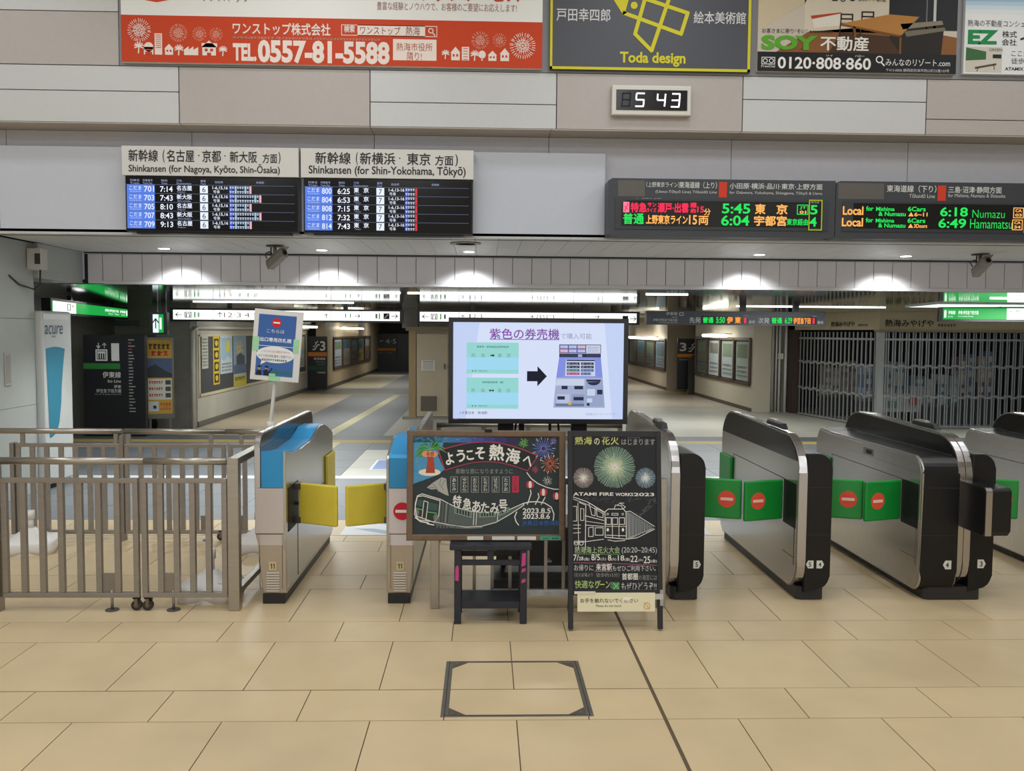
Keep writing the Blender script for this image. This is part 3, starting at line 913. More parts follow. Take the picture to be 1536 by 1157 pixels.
    mb = MB()
    B = front_board(mb, 3.606, 6.10, 2.885, 3.47, 9.238, rect)
    B.rect(1254, 274, 1323, 298, mat('5E5A55', .5, var=.08, scale=30, stretch=(1, 1, 6)), 1)
    B.text(1327, 276, 1402, 287, '東海道線（下り）', Wt, 2, .015); B.text(1361, 289, 1400, 295, 'Tōkaidō Line', Wt, 2)
    B.rect(1404, 276, 1416.5, 299, ink('D8402A'), 2)
    B.text(1420, 277, 1501, 287, '三島·沼津·静岡方面', Wt, 2, .015); B.text(1420, 288, 1507, 294, 'for Mishima, Numazu & Shizuoka', Wt, 2)
    mb.obj('printed_heading', t)
led_boards()

# ================================================================== hanging signs inside
def arrow(B, x, y, d, s, m, l=3):
    pts = {'l': [(x + s, y), (x, y)], 'r': [(x, y), (x + s, y)], 'u': [(x, y + s), (x, y)]}[d]
    B.line(pts, s * .14, m, l)
    ex, ey = pts[1]
    for k in (-1, 1):
        q = {'l': (ex + s * .4, ey + k * s * .4), 'r': (ex - s * .4, ey + k * s * .4), 'u': (ex + k * s * .4, ey + s * .4)}[d]
        B.line([(ex, ey), q], s * .14, m, l)
def hanging_sign(x0, x1, y, z0, z1, label, draw, face='F4F6F2', group='white lit direction signs hung from the ceiling', e=1.6, rect=None):
    t = thing('direction_sign', label, 'sign', ((x0 + x1) / 2, y, z0), group=group)
    mb = MB()
    mb.box(x0, x1, y, y + .12, z0, z1, mat('1A1B1E', .4))
    for k in (.25, .75):
        x = x0 + (x1 - x0) * k
        mb.box(x - .04, x + .04, y + .05, y + .11, z1, zceil(y + .08), mat('1A1B1E', .4))
    mb.obj('sign_case', t)
    mb = MB()
    b = .035 if z1 - z0 > .2 else .02
    mb.box(x0 + .06, x1 - .06, y - .008, y, z0 + b, z1 - b, glow(face, e))
    B = front_board(mb, x0 + .06, x1 - .06, z0 + b, z1 - b, y - .008, rect or (0, 0, 335, 16), eps=.003)
    draw(B)
    mb.obj('sign_face', t)
    return t
def draw_a(B):
    K, Gn, Rd = ink('2B2E2C'), glow('2AA84A', .6), ink('D84A3A')
    arrow(B, 4, 8, 'l', 9, K); B.frame(17, 3, 27, 13, 1.2, K, 2); B.text(19, 5, 25, 12, 'n', K, 3); B.rect(31, 3, 33, 13, Gn, 2); B.text(36, 4, 39, 12, '1', glow('86B89A', .8), 2)
    for x in (59, 233, 278): B.rect(x, 0, x + .6, 16, ink('8F9490'), 2)
    arrow(B, 69, 4, 'u', 8, K); B.rect(75, 4, 76.5, 12, Rd, 2); B.text(80, 4, 100, 12, '2·3', ink('C7A79C'), 2)
    B.text(105, 4, 125, 12, '4·5', ink('C9C0BB'), 2)
    arrow(B, 226, 5, 'u', 7, K); B.rect(254, 4, 255.5, 11, Rd, 2); B.rect(261, 4, 262.5, 11, Gn, 2); arrow(B, 268, 8, 'r', 8, K)
    B.text(299, 4, 302, 12, '1', ink('B9B9B2'), 2); B.rect(304, 3, 306, 13, Gn, 2); B.rect(311, 3, 320, 13, K, 2); B.line([(313, 11), (318, 5)], 1.6, WHITE, 3); arrow(B, 323, 8, 'r', 9, K)
hanging_sign(-5.865, -1.53, 17.05, 2.047, 2.293, 'long white lit direction sign over the left passage', draw_a)
def draw_b(B):
    K, Gn, Rd = ink('2B2E2C'), glow('2AA84A', .6), ink('D84A3A')
    arrow(B, 4, 8, 'l', 9, K); B.frame(17, 3, 27, 13, 1.2, K, 2); B.text(19, 5, 25, 12, 'n', K, 3); B.rect(31, 3, 33, 13, Gn, 2); B.text(37, 4, 40, 12, '1', ink('8F9490'), 2)
    for x in (60, 237, 281): B.rect(x, 0, x + .6, 16, ink('8F9490'), 2)
    arrow(B, 66, 5, 'u', 7, K); B.rect(76, 3, 78, 10, Rd, 2); B.text(81, 3, 96, 11, '2·3', ink('C7A79C'), 2)
    arrow(B, 173, 5, 'u', 7, K); B.text(180, 3, 207, 11, '出口', ink('AEB4B0'), 2); arrow(B, 270, 6, 'r', 7, K)
    B.rect(313, 4, 322, 12, K, 2); arrow(B, 325, 9, 'r', 9, K)
hanging_sign(-1.27, 2.95, 17.05, 2.047, 2.293, 'long white lit direction sign over the centre, behind the television', draw_b)

GREEN_G = 'green lit platform one signs'
def draw_gl(B):
    K = ink('3A4A40')
    B.rect(0, 0, 27, 16, glow('F4F6F2', 1.2), 1); B.frame(16, 2, 20, 12, .8, K, 2); arrow(B, 23, 4, 'u', 4, K, 2)
    Wt = glow('F0FFF2', 1.0)
    B.text(69, 3.5, 93, 8.5, '伊東·伊豆急下田', Wt, 2, .02); B.text(75, 10, 94, 13, 'for Ito', Wt, 2); B.text(96, 3.5, 107, 8.5, '伊東線', Wt, 2, .02); B.text(99, 10, 106, 13, 'Ito Line', Wt, 2); B.text(108.5, 3, 111, 13, '1', Wt, 2, .02)
g_left = hanging_sign(-9.3, -3.75, 15.35, 2.085, 2.315, 'green and white lit sign hung from the ceiling at the far left', draw_gl, '1BA447', GREEN_G, 1.0, (0, 0, 112, 16))
g_left.location.x = -6.505
g_left.rotation_euler.z = math.radians(101.2)
def draw_gr(B):
    Wt, K = glow('F0FFF2', 1.0), ink('3A4A40')
    B.text(1.5, 3, 4.5, 13.5, '1', Wt, 2, .02); B.text(7, 3.5, 17, 9, '伊東線', Wt, 2, .02); B.text(7, 10.5, 14, 13, 'Ito Line', Wt, 2)
    B.text(21, 3.5, 49, 9, '伊東·伊豆急下田方面', Wt, 2, .02); B.text(21, 10.5, 42, 13, 'for Ito & Izukyu-Shimoda', Wt, 2)
    B.rect(88, 0, 152, 16, glow('F4F6F2', 1.2), 1); arrow(B, 93, 4, 'u', 5, K, 2); B.frame(100, 3, 105, 13, 1, K, 2)
g_right = hanging_sign(7.76, 9.6, 15.0, 2.13, 2.39, 'green and white lit sign hung in front of the shuttered shop at the right edge', draw_gr, '1BA447', GREEN_G, 1.0, (0, 0, 152, 16))
g_right.rotation_euler.z = math.radians(-14)
def draw_g1(B):
    B.rect(0, 0, 11, 28, glow('D9E6EE', 1.2), 1); arrow(B, 5.5, 7, 'u', 14, ink('2B3A55'), 2)
    B.text(13, 5, 17, 23, '1', glow('F0FFF2', 1.0), 2, .02)
hanging_sign(-5.86, -5.56, 16.0, 1.80, 2.19, 'small upright green and white sign with arrow and numeral one, over the poster case', draw_g1, '1BA447', GREEN_G, 1.0, (0, 0, 20, 28))

def hanging_led():
    t = thing('led_sign', 'long dark grey hanging LED sign over the right passage with green and orange characters', 'sign', (4.22, 15, 2.035))
    mb = MB()
    mb.box(2.71, 5.73, 15.0, 15.14, 2.035, 2.265, mat('464A52', .45, var=.02))
    for x in (4.35, 5.25): mb.box(x - .05, x + .05, 15.04, 15.1, 2.265, zceil(15.07), mat('1A1B1E', .4))
    mb.obj('sign_case', t)
    mb = MB()
    B = front_board(mb, 2.71, 5.73, 2.035, 2.265, 14.998, (970, 467, 1238, 487.5), eps=.003)
    Wt, G, A, R_ = ink('CFCFCF'), glow('22E05A', 1.0), glow('FF9A3C', 1.0), glow('FF2E55', 1.0)
    B.text(999, 468.5, 1016, 473.5, '伊東線', Wt, 2); B.frame(1019, 469, 1025, 474, .8, Wt, 2); B.text(1008, 475, 1016, 477, 'Ito Line', Wt, 2)
    B.text(980, 478.5, 1016, 482.5, '伊東·伊豆急下田方面', Wt, 2); B.text(988, 483.5, 1016, 485.5, 'for Ito & Izukyu-Shimoda', Wt, 2)
    for dx in (0, 103):
        B.rect(1052 + dx, 474, 1122 + dx - 0, 485.5, mat('0A0B0C', .3), 1)
        B.text(1034 + dx, 476, 1051 + dx, 484.5, '先発' if not dx else '次発', Wt, 2, .01)
        B.text(1054 + dx, 475.5, 1070 + dx, 484.5, '普通', G, 2, .03)
        B.text(1074 + dx, 475.5, 1087 + dx - 2 * (dx > 0), 484.5, '5:50' if not dx else '6:29', G, 2, .02)
        if not dx: B.text(1090, 475, 1099, 485, '伊', A, 2, .04); B.text(1102, 475, 1111, 485, '東', A, 2, .04)
        else: B.text(1190, 475.5, 1216, 485, '伊豆急下田', A, 2, .04)
        B.text(1116 + dx, 476, 1119 + dx, 484.5, '1', R_, 2, .1)
        B.text(1123 + dx, 480, 1132 + dx, 484.5, '番線', Wt, 2)
        B.fuzz(1115 + dx, 472.5, 1122 + dx, 474, Wt, 2, 3)
    mb.obj('sign_face', t)
hanging_led()

# ================================================================== fixtures under the soffit
def downlight(x, label):
    t = thing('downlight', label, 'downlight', (x, 11.05, 2.86), group='recessed downlights in front of the header')
    mb = MB()
    mb.cyl((x, 11.05, 2.866), (x, 11.05, 2.874), .085, mat('E8E6E2', .4), 20)
    mb.obj('trim_ring', t)
    mb = MB()
    mb.cyl((x, 11.05, 2.862), (x, 11.05, 2.867), .062, glow('FFFDF4', 9), 18)
    mb.obj('lens', t)
    l = bpy.data.lights.new('downlight_lamp', 'SPOT')
    l.energy, l.spot_size, l.spot_blend, l.color, l.shadow_soft_size = 95, math.radians(128), 1.0, (.97, 1, .97), .04
    o = bpy.data.objects.new('downlight_lamp', l)
    COL.objects.link(o)
    o.parent = t
    o.location = (0, .27, -.02)
    o.rotation_euler = (math.radians(6), 0, 0)
    l2 = bpy.data.lights.new('downlight_lamp', 'SPOT')
    l2.energy, l2.spot_size, l2.spot_blend, l2.color, l2.shadow_soft_size = 150, math.radians(95), .6, (.97, 1, .97), .06
    o2 = bpy.data.objects.new('downlight_lamp', l2)
    COL.objects.link(o2)
    o2.parent = t
    o2.location = (0, -.1, -.02)
    o2.rotation_euler = (math.radians(-12), 0, 0)
for x, lab in ((-3.86, 'round recessed downlight in the soffit under the Nagoya screen, leftmost of five'), (-1.97, 'round recessed downlight in the soffit under the gap between the two screens'),
               (-.19, 'round recessed downlight just behind the round ceiling speaker'), (3.38, 'round recessed downlight under the LED board with Tokyo trains'),
               (5.21, 'round recessed downlight under the LED board with Numazu trains')):
    downlight(x, lab)

def cctv(x, y, ang, label):
    t = thing('security_camera', label, 'camera', (x, y, 2.60))
    g = mat('8F8A80', .5, var=.05); d = mat('3A3836', .5)
    mb = MB()
    mb.cyl((x, y, 2.858), (x, y, 2.872), .10, d, 20)
    mb.cyl((x, y, 2.76), (x, y, 2.86), .022, g, 10)
    mb.cyl((x - .045, y, 2.74), (x - .045, y, 2.85), .008, d, 8)
    mb.tube([(x - .09, y, 2.72), (x - .12, y, 2.77), (x - .07, y, 2.80), (x - .03, y, 2.77)], .008, d)
    mb.obj('bracket', t)
    mb = MB()
    c, s = math.cos(ang), math.sin(ang)
    mb.M = Matrix.Translation((x, y, 2.69)) @ Matrix.Rotation(ang, 4, 'Z') @ Matrix.Rotation(math.radians(-28), 4, 'X')
    mb.box(-.045, .045, -.20, .12, -.045, .045, g, .012)
    mb.box(-.055, .055, -.24, .10, .045, .055, g, .004)
    mb.obj('body', t)
    mb = MB()
    mb.M = Matrix.Translation((x, y, 2.69)) @ Matrix.Rotation(ang, 4, 'Z') @ Matrix.Rotation(math.radians(-28), 4, 'X')
    mb.cyl((0, -.20, 0), (0, -.207, 0), .03, BLKGLASS, 14)
    mb.obj('lens', t)
cctv(-2.42, 10.55, math.radians(50), 'grey security camera on the soffit under the Nagoya screen')
cctv(5.95, 10.7, math.radians(0), 'dark security camera on the soffit under the Numazu LED board')

def ceiling_speaker():
    mb = MB()
    mb.cyl((-.21, 10.0, 2.858), (-.21, 10.0, 2.873), .17, mat('8F8A7E', .5), 32)
    for r in (.15, .11, .07): mb.cyl((-.21, 10.0, 2.8575), (-.21, 10.0, 2.8585), r, mat('A39E92' if r != .11 else '857F73', .5), 28)
    mb.obj('ceiling_speaker', label='round beige ceiling speaker set in the soffit under the Tokyo screen', cat='speaker')
ceiling_speaker()

def wall_box():
    t = thing('wall_box', 'white plastic box with dark window and a drooping cable, high on the left wall', 'electrical box', (-5.05, 10.62, 2.58))
    mb = MB(); mb.box(-5.165, -5.0, 10.38, 10.54, 2.56, 2.80, mat('C9C6C0', .5), .012); mb.obj('case', t)
    mb = MB(); mb.box(-5.07, -5.01, 10.372, 10.38, 2.62, 2.74, mat('3B3B40', .3)); mb.obj('window', t)
    mb = MB(); mb.tube([(-5.05, 10.46, 2.57), (-5.055, 10.46, 2.40), (-5.12, 10.45, 2.34), (-5.16, 10.2, 2.38), (-5.165, 10.0, 2.47)], .009, mat('2E2D2C', .6)); mb.obj('cable', t)
wall_box()
def wall_plate(y0, y1, z0, z1, label):
    mb = MB(); mb.box(-5.17, -5.158, y0, y1, z0, z1, mat('A9A7A1', .5), .003)
    mb.box(-5.158, -5.155, y0 + .02, y1 - .02, z0 + .03, z1 - .03, mat('98968F', .5))
    mb.obj('wall_plate', label=label, cat='wall plate')
wall_plate(9.86, 9.99, 1.27, 1.63, 'narrow grey plate on the left wall beside the vending machine')
wall_plate(9.60, 9.73, 1.28, 1.66, 'grey plate on the left wall, cut by the left edge of the photo')

# ================================================================== vending machine
def vending():
    t = thing('vending_machine', 'white vending machine with a teal blade shape on its side, beside the left wall', 'vending machine', (-5.5, 10.9, 0))
    w = mat('C6C9C8', .35, var=.02)
    mb = MB(); mb.box(-6.0, -5.08, 10.56, 11.28, .06, 2.10, w, .03); mb.obj('cabinet', t)
    mb = MB(); mb.box(-5.95, -5.12, 10.6, 11.25, 0, .06, BLACKM); mb.obj('plinth', t)
    mb = MB()
    B = Board(mb, (-5.08, 10.56, 2.10), (0, 1, 0), (0, 0, 1), (57, 465, 110, 735), (.72, 2.04), eps=.0015)
    K = ink('3C5A6E'); T = ink('34809A')
    B.rect(57, 470, 104, 478, mat('E4E6E6', .25), 1)
    B.text(59, 487, 92, 501, 'acure', K, 2, .0, .12)
    B.fuzz(71, 503, 79, 506, ink('9AA3A8'), 2, 4)
    pts = [(60, 523)]
    for i in range(7): pts.append((60 + i * 6, 523 - 3.2 * math.sin(math.pi * i / 6) + .3 * i))
    pts += [(95, 525), (92, 545), (88, 580), (86, 610), (82, 640), (77, 655), (69, 661), (64, 662)]
    B.poly(pts[1:], T, 2)
    mb.obj('side_decal', t)
vending()

# ================================================================== left recess
def platform_panel():
    t = thing('platform_sign_panel', 'tall black platform one panel with white lift symbol and green band, left of the passage', 'sign', (-6.48, 16.0, 0))
    mb = MB(); mb.box(-7.02, -5.95, 16.0, 16.12, 0, 1.785, mat('202126', .4), .008); mb.obj('panel', t)
    mb = MB()
    B = front_board(mb, -7.02, -5.95, 0, 1.785, 16.0, (125, 502, 219, 652), eps=.002)
    W_ = ink('DADBD8')
    B.text(168, 514, 180, 540, '1', W_, 2, .03)
    B.frame(144, 523, 162, 540, 2, W_, 2); B.rect(147, 526, 159, 537, W_, 2)
    for i in range(3): B.ell(149.5 + i * 3.5, 530, 1.2, 1.2, ink('202126'), 3, 8); B.rect(148.5 + i * 3.5, 531, 150.5 + i * 3.5, 537, ink('202126'), 3)
    arrow(B, 157.5, 514, 'u', 7, W_, 2); B.line([(148.5, 514), (148.5, 521)], 1.2, W_, 2); B.line([(146, 518), (148.5, 521.5), (151, 518)], 1.2, W_, 2)
    B.rect(125, 543.5, 181, 552, ink('2C7A36'), 2)
    B.text(154, 556, 182, 565, '伊東線', W_, 2, .01); B.text(162, 567.5, 182, 572, 'Ito Line', W_, 2)
    B.text(171, 575.5, 182, 580.5, '伊東', W_, 2); B.text(144, 581.5, 182, 587, '伊豆急下田方面', W_, 2); B.text(142, 588, 182, 591, 'for Ito & Izukyu-Shimoda', ink('9A9B98'), 2)
    for i in range(24):
        r = random.Random(i)
        B.rect(194, 508 + i * 4.6, 194 + r.uniform(4, 10), 509.6 + i * 4.6, ink('B84A44') if i in (1, 3) else ink('9B9C9A'), 2)
    mb.obj('printed_face', t)
platform_panel()

def flat_print(name, label, cat, y, x0, x1, z0, z1, rect, draw, face, thick=.03, group=None):
    mb = MB(); mb.box(x0, x1, y, y + thick, z0, z1, mat(face, .5))
    B = front_board(mb, x0, x1, z0, z1, y, rect, eps=.002)
    draw(B)
    return mb.obj(name, label=label, cat=cat, group=group)

def poster_case():
    t = thing('poster_case', 'metal poster case with a yellow tourism poster, right of the black platform panel', 'poster case', (-5.85, 16.4, 0))
    ang = math.radians(20)
    M_ = Matrix.Translation((-6.07, 16.42, 0)) @ Matrix.Rotation(ang, 4, 'Z')
    mb = MB(); mb.M = M_
    mb.box(-.03, .45, 0, .12, .27, 1.745, mat('77746F', .4, .5))
    mb.obj('case', t)
    for lx in (.02, .36):
        mb = MB(); mb.M = M_; mb.box(lx, lx + .04, .03, .09, 0, .27, mat('77746F', .4, .5)); mb.obj('leg', t)
    mb = MB(); mb.M = M_
    mb.box(.0, .42, -.006, 0, .36, 1.70, ink('C9A24A'))
    B = front_board(mb, 0, .42, .36, 1.70, -.006, (226, 508, 258, 622), eps=.002)
    B.rect(226, 508, 258, 533, ink('C49A3E'), 1); B.fuzz(228, 514, 256, 522, ink('5A4526'), 2, 5, 3); B.fuzz(231, 525, 254, 532, ink('C0392B'), 2, 3, 4)
    B.rect(226, 536, 258, 566, ink('55678A'), 1); B.poly([(226, 552), (236, 545), (250, 556), (258, 560), (258, 566), (226, 566)], ink('3E4348'), 2)
    B.rect(227, 568, 257, 600, ink('D9D6CC'), 1)
    for i in range(3): B.fuzz(228, 571 + i * 10, 246, 575 + i * 10, ink('B5443A'), 2, 6, i); B.rect(249, 570 + i * 10, 256, 577 + i * 10, ink('4E5358'), 2)
    B.rect(227, 603, 240, 618, ink('CBD3D8'), 1); B.rect(233, 609, 237, 614, ink('33373B'), 2); B.fuzz(242, 604, 256, 616, ink('C9693A'), 2, 4, 9)
    mb.obj('poster', t)
poster_case()

def recess_notice():
    t = thing('notice_board', 'dark notice board in a cream frame, half hidden behind the vending machine', 'notice board', (-7.28, 15.2, .7))
    mb = MB(); fr = mat('C9B98E', .5)
    mb.box(-7.30, -7.26, 14.2, 15.95, .62, .69, fr); mb.box(-7.30, -7.26, 14.2, 15.95, 1.71, 1.78, fr)
    mb.box(-7.30, -7.26, 15.87, 15.95, .62, 1.78, fr); mb.box(-7.30, -7.26, 14.2, 14.28, .62, 1.78, fr)
    mb.obj('frame', t)
    mb = MB(); mb.box(-7.30, -7.275, 14.28, 15.87, .69, 1.71, mat('2E2E33', .5)); mb.obj('panel', t)
recess_notice()
def recess_vent():
    mb = MB(); mb.box(-6.75, -6.3, 16.66, 16.70, 1.95, 2.06, mat('232326', .6))
    for i in range(4): mb.box(-6.74, -6.31, 16.65, 16.66, 1.965 + i * .024, 1.975 + i * .024, mat('3A3A3D', .6))
    mb.obj('wall_vent', label='black slotted vent on the white wall above the platform one panel', cat='vent')
recess_vent()

# ================================================================== left passage
def bulletin_board():
    X = -5.55
    t = thing('bulletin_board', 'long dark grey notice board in a cream frame on the wall of the left passage', 'notice board', (X, 22.6, .58))
    fr = mat('CFC3A4', .5, var=.04)
    mb = MB(); mb.box(X, X + .02, 17.75, 28.1, .62, 1.78, mat('45464A', .7, var=.05)); mb.obj('panel', t)
    mb = MB()
    mb.box(X, X + .021, 17.68, 28.15, .575, .635, fr); mb.box(X, X + .021, 17.68, 28.15, 1.755, 1.80, fr)
    mb.box(X, X + .021, 17.66, 17.74, .575, 1.80, fr); mb.box(X, X + .021, 28.1, 28.18, .575, 1.80, fr)
    mb.obj('frame', t)
bulletin_board()
def pinned(y0, y1, z0, z1, base, draw, label):
    X = -5.5285
    mb = MB(); mb.box(X, X + .006, y0, y1, z0, z1, ink(base))
    B = Board(mb, (X + .006, y0, z1), (0, 1, 0), (0, 0, 1), (0, 0, 100, 150), (y1 - y0, z1 - z0), eps=.002)
    draw(B)
    mb.obj('pinned_poster', label=label, cat='poster', group='posters pinned to the long notice board')
def d_list(B):
    for i in range(9): B.fuzz(8, 10 + i * 15, 92, 18 + i * 15, ink('8A8A86'), 1, 8, i)
def d_yellow(B):
    for i in range(4):
        B.rect(15, 8 + i * 36, 85, 36 + i * 36, ink('3E3A34'), 1); B.ell(50, 22 + i * 36, 22, 9, ink('D8B92E'), 2)
def d_map(B):
    B.poly([(8, 8), (92, 8), (92, 95), (60, 80), (30, 100), (8, 90)], ink('9DB9C9'), 1); B.poly([(50, 20), (80, 15), (75, 70), (45, 60)], ink('D8C94A'), 2)
    for i in range(3): B.fuzz(10, 108 + i * 13, 90, 115 + i * 13, ink('5E6A78'), 1, 7, i)
def d_town(B):
    B.rect(0, 0, 100, 85, ink('8FA3B5'), 1); B.burst(45, 40, 5, 30, 16, 3, ink('D6C77A'), 2, 2); B.rect(0, 85, 100, 112, ink('5E6F88'), 2)
    B.poly([(20, 60), (50, 50), (85, 62), (85, 85), (20, 85)], ink('4E5560'), 3); B.rect(0, 118, 100, 150, ink('C9B84A'), 1); B.fuzz(10, 122, 90, 132, ink('5E5A3A'), 2, 6, 2)
def d_purple(B):
    B.rect(6, 6, 94, 40, ink('7A7496'), 1); B.ell(50, 70, 30, 22, ink('9C8FA8'), 1)
    for i in range(3): B.fuzz(10, 104 + i * 13, 90, 111 + i * 13, ink('6A6570'), 1, 7, i)
def d_red(B):
    B.rect(0, 0, 100, 36, ink('B5534A'), 1)
    for i in range(6): B.fuzz(10, 45 + i * 16, 90, 53 + i * 16, ink('7A7A78'), 1, 7, i)
for a in ((17.82, 18.22, 1.12, 1.76, 'C9C6BA', d_list, 'narrow typed notice pinned at the near left end of the long notice board'),
          (18.55, 19.0, .76, 1.76, 'D0B43A', d_yellow, 'tall yellow poster strip pinned on the long notice board'),
          (19.05, 19.95, .96, 1.76, 'C2CBD0', d_map, 'pale blue map poster pinned on the long notice board'),
          (20.05, 21.1, .62, 1.76, 'B9C0C6', d_town, 'tall grey and yellow town poster hanging past the lower frame of the long notice board'),
          (22.0, 22.5, 1.25, 1.72, 'CFCBC0', d_list, 'small crooked white notice pinned high on the long notice board'),
          (22.8, 24.0, .72, 1.74, 'B5AEB8', d_purple, 'mauve poster pinned on the long notice board, left of the placard'),
          (24.3, 25.3, .75, 1.70, 'C8C2BA', d_red, 'red headed poster pinned on the long notice board, behind the placard'),
          (26.6, 27.9, .78, 1.70, 'BCC5C2', d_map, 'green and blue poster pinned at the far end of the long notice board')):
    pinned(*a)

def pipe(pts, r, label, m=None):
    mb = MB(); mb.tube(pts, r, m or mat('D3CFC2', .5, var=.03), 10)
    return mb.obj('pipe', label=label, cat='pipe')
pipe([(-5.50, 17.2, 0), (-5.50, 17.2, 1.86), (-5.48, 17.45, 1.93), (-5.48, 28.3, 1.93)], .035, 'cream pipe rising beside the notice board and running above it')
pipe([(-5.44, 20.75, 2.13), (-5.44, 28.4, 2.13)], .05, 'thick cream pipe running high along the left passage wall')

def step_panel(x0, x1, y, z0, z1, name, label, draw, rect=(0, 0, 100, 250)):
    t = thing('platform_sign_panel', label, 'sign', ((x0 + x1) / 2, y, z0))
    mb = MB(); mb.box(x0, x1, y, y + .1, z0, z1, mat('1F1F23', .4)); mb.obj('panel', t)
    mb = MB(); B = front_board(mb, x0, x1, z0, z1, y, rect, eps=.003); draw(B); mb.obj('printed_face', t)
W_ = ink('D6D5D0'); OR_ = ink('C77A2C')
def escal(B, x, y, s, m):
    B.line([(x, y + s), (x + s * .3, y + s), (x + s * .75, y + s * .35), (x + s, y + s * .35)], s * .16, m, 2)
    B.line([(x, y + s * .6), (x + s * .25, y + s * .6), (x + s * .6, y + s * .05)], s * .1, m, 2); B.ell(x + s * .45, y + s * .05, s * .1, s * .1, m, 2, 10); B.ell(x + s * .72, y - s * .1, s * .1, s * .1, m, 2, 10)
def d_p3(B):
    B.text(64, 22, 92, 68, '3', W_, 2, .02); escal(B, 26, 28, 34, W_); B.rect(0, 75, 100, 94, OR_, 2)
    B.text(30, 100, 92, 112, '東海道線', W_, 2, .01); B.fuzz(40, 118, 92, 124, ink('8C8C88'), 2, 6, 1); B.fuzz(50, 130, 92, 136, ink('8C8C88'), 2, 5, 2)
    B.rect(0, 140, 100, 160, ink('26503A'), 2); B.fuzz(48, 168, 92, 176, W_, 2, 5, 3)
step_panel(-5.53, -4.94, 28.5, .05, 1.70, '3', 'black platform three panel with orange band in the left passage', d_p3)
def d_p45(B):
    B.rect(0, 73, 29, 86, OR_, 2); B.text(11.6, 26, 28, 50, '4·5', W_, 2, .0); B.fuzz(2, 94, 8, 100, ink('8C8C88'), 2, 3, 1); B.fuzz(12, 94, 22, 100, ink('8C8C88'), 2, 4, 2); escal(B, 2, 34, 7, W_)
    for x in (28, 86): B.rect(x, 8, x + 1.5, 190, ink('3A3A3E'), 2)
step_panel(-5.0, -1.9, 42.6, .0, 1.75, '45', 'black panel for platforms four and five at the far end of the left passage', d_p45, (0, 0, 100, 190))

def window_unit(X, y0, y1, z0, z1, side, panes, label, seed):
    """glazed poster window along a passage wall; side=+1 faces +x"""
    t = thing('display_window', label, 'window', (X, (y0 + y1) / 2, z0))
    fr = mat('4A382C', .5)
    mb = MB()
    e = .05 * side
    lo, hi = sorted((X, X + e))
    mb.box(lo, hi, y0, y1, z0 - .04, z0 + .03, fr); mb.box(lo, hi, y0, y1, z1 - .03, z1 + .04, fr)
    n = len(panes)
    for i in range(n + 1):
        y = y0 + (y1 - y0) * i / n
        mb.box(lo, hi, y - .06, y + .06, z0, z1, fr)
    mb.obj('frame', t)
    for i, p in enumerate(panes):
        a, b = y0 + (y1 - y0) * i / n + .06, y0 + (y1 - y0) * (i + 1) / n - .06
        mb = MB()
        q = X + .012 * side
        mb.face([(q, a, z0), (q, b, z0), (q, b, z1), (q, a, z1)], mat('3A3A3A', .08, spec=.8))
        U = (0, 1, 0) if side > 0 else (0, -1, 0)
        O = (q, a if side > 0 else b, z1)
        B = Board(mb, O, U, (0, 0, 1), (0, 0, 100, 100), (b - a, z1 - z0), eps=.003)
        B.rect(8, 6, 92, 94, mat(p, .15), 1)
        r = random.Random(seed + i)
        B.rect(15, 12, 85, 12 + r.uniform(20, 45), mat(r.choice(('5A7F9E', '8C8F86', '6E7F88', 'A0988C', '7D8F7A')), .15), 2)
        for k in range(3): B.fuzz(16, 62 + k * 10, 84, 67 + k * 10, ink('6C6C68'), 2, 7, seed + i + k)
        mb.obj('pane', t)
window_unit(-5.0, 30.0, 39.6, .62, 1.64, 1, ('B5BCC0', 'A8A49C', '7C7064', 'B9A23E', '6A5A50'), 'row of glazed poster windows along the far wall of the left passage', 3)
window_unit(6.47, 21.62, 27.2, .66, 1.755, -1, ('A9B7B2', 'A9B5B4', 'C9D2D8', '6F7A72'), 'row of brown framed poster windows on the near wall of the right passage', 11)
window_unit(6.02, 29.6, 39.0, .66, 1.66, -1, ('8F9AA5', '6E7470', '7F8C80', '8A9388', '59605C'), 'row of brown framed poster windows on the far wall of the right passage', 23)

def tube_light(p0, p1, label, group, e=5.0, r=.022, wall=None, up=None):
    p0, p1 = Vector(p0), Vector(p1)
    t = thing('fluorescent_light', label, 'light', (p0 + p1) / 2, group=group)
    mb = MB(); mb.cyl(p0, p1, r, glow('FFFBE8', e), 10); mb.obj('tube', t)
    mb = MB()
    d = Vector((0, 0, .035))
    q0, q1 = p0 + d, p1 + d
    lo = [min(a, b) for a, b in zip(q0, q1)]; hi = [max(a, b) for a, b in zip(q0, q1)]
    mb.box(lo[0] - .03, hi[0] + .03, lo[1] - .03, hi[1] + .03, lo[2] - .005, hi[2] + .03, mat('D9D6CC', .5)); mb.obj('fitting', t)
    if wall is not None:
        for k in (.2, .8):
            p = q0 + (q1 - q0) * k
            mb = MB(); mb.box(min(p.x, wall), max(p.x, wall), p.y - .03, p.y + .03, p.z, p.z + .03, mat('D9D6CC', .5)); mb.obj('wall_bracket', t)
    if up is not None:
        mb = MB(); p = (q0 + q1) / 2; mb.box(p.x - .3, p.x + .3, p.y - .01, p.y + .01, p.z, up, mat('D9D6CC', .5)); mb.obj('ceiling_bracket', t)
GW = 'bare fluorescent tubes along the passages'
tube_light((-5.2, 25.0, 1.99), (-5.2, 28.2, 1.99), 'fluorescent tube above the far end of the long notice board', GW, 6, .03, -5.55)
tube_light((-4.8, 30.5, 1.97), (-4.8, 36.0, 1.97), 'fluorescent tube above the glazed windows of the left passage', GW, 6, .03, -4.985)
tube_light((6.2, 22.9, 1.835), (6.2, 25.3, 1.835), 'fluorescent tube above the near poster windows of the right passage', GW, 7, .045, 6.455)
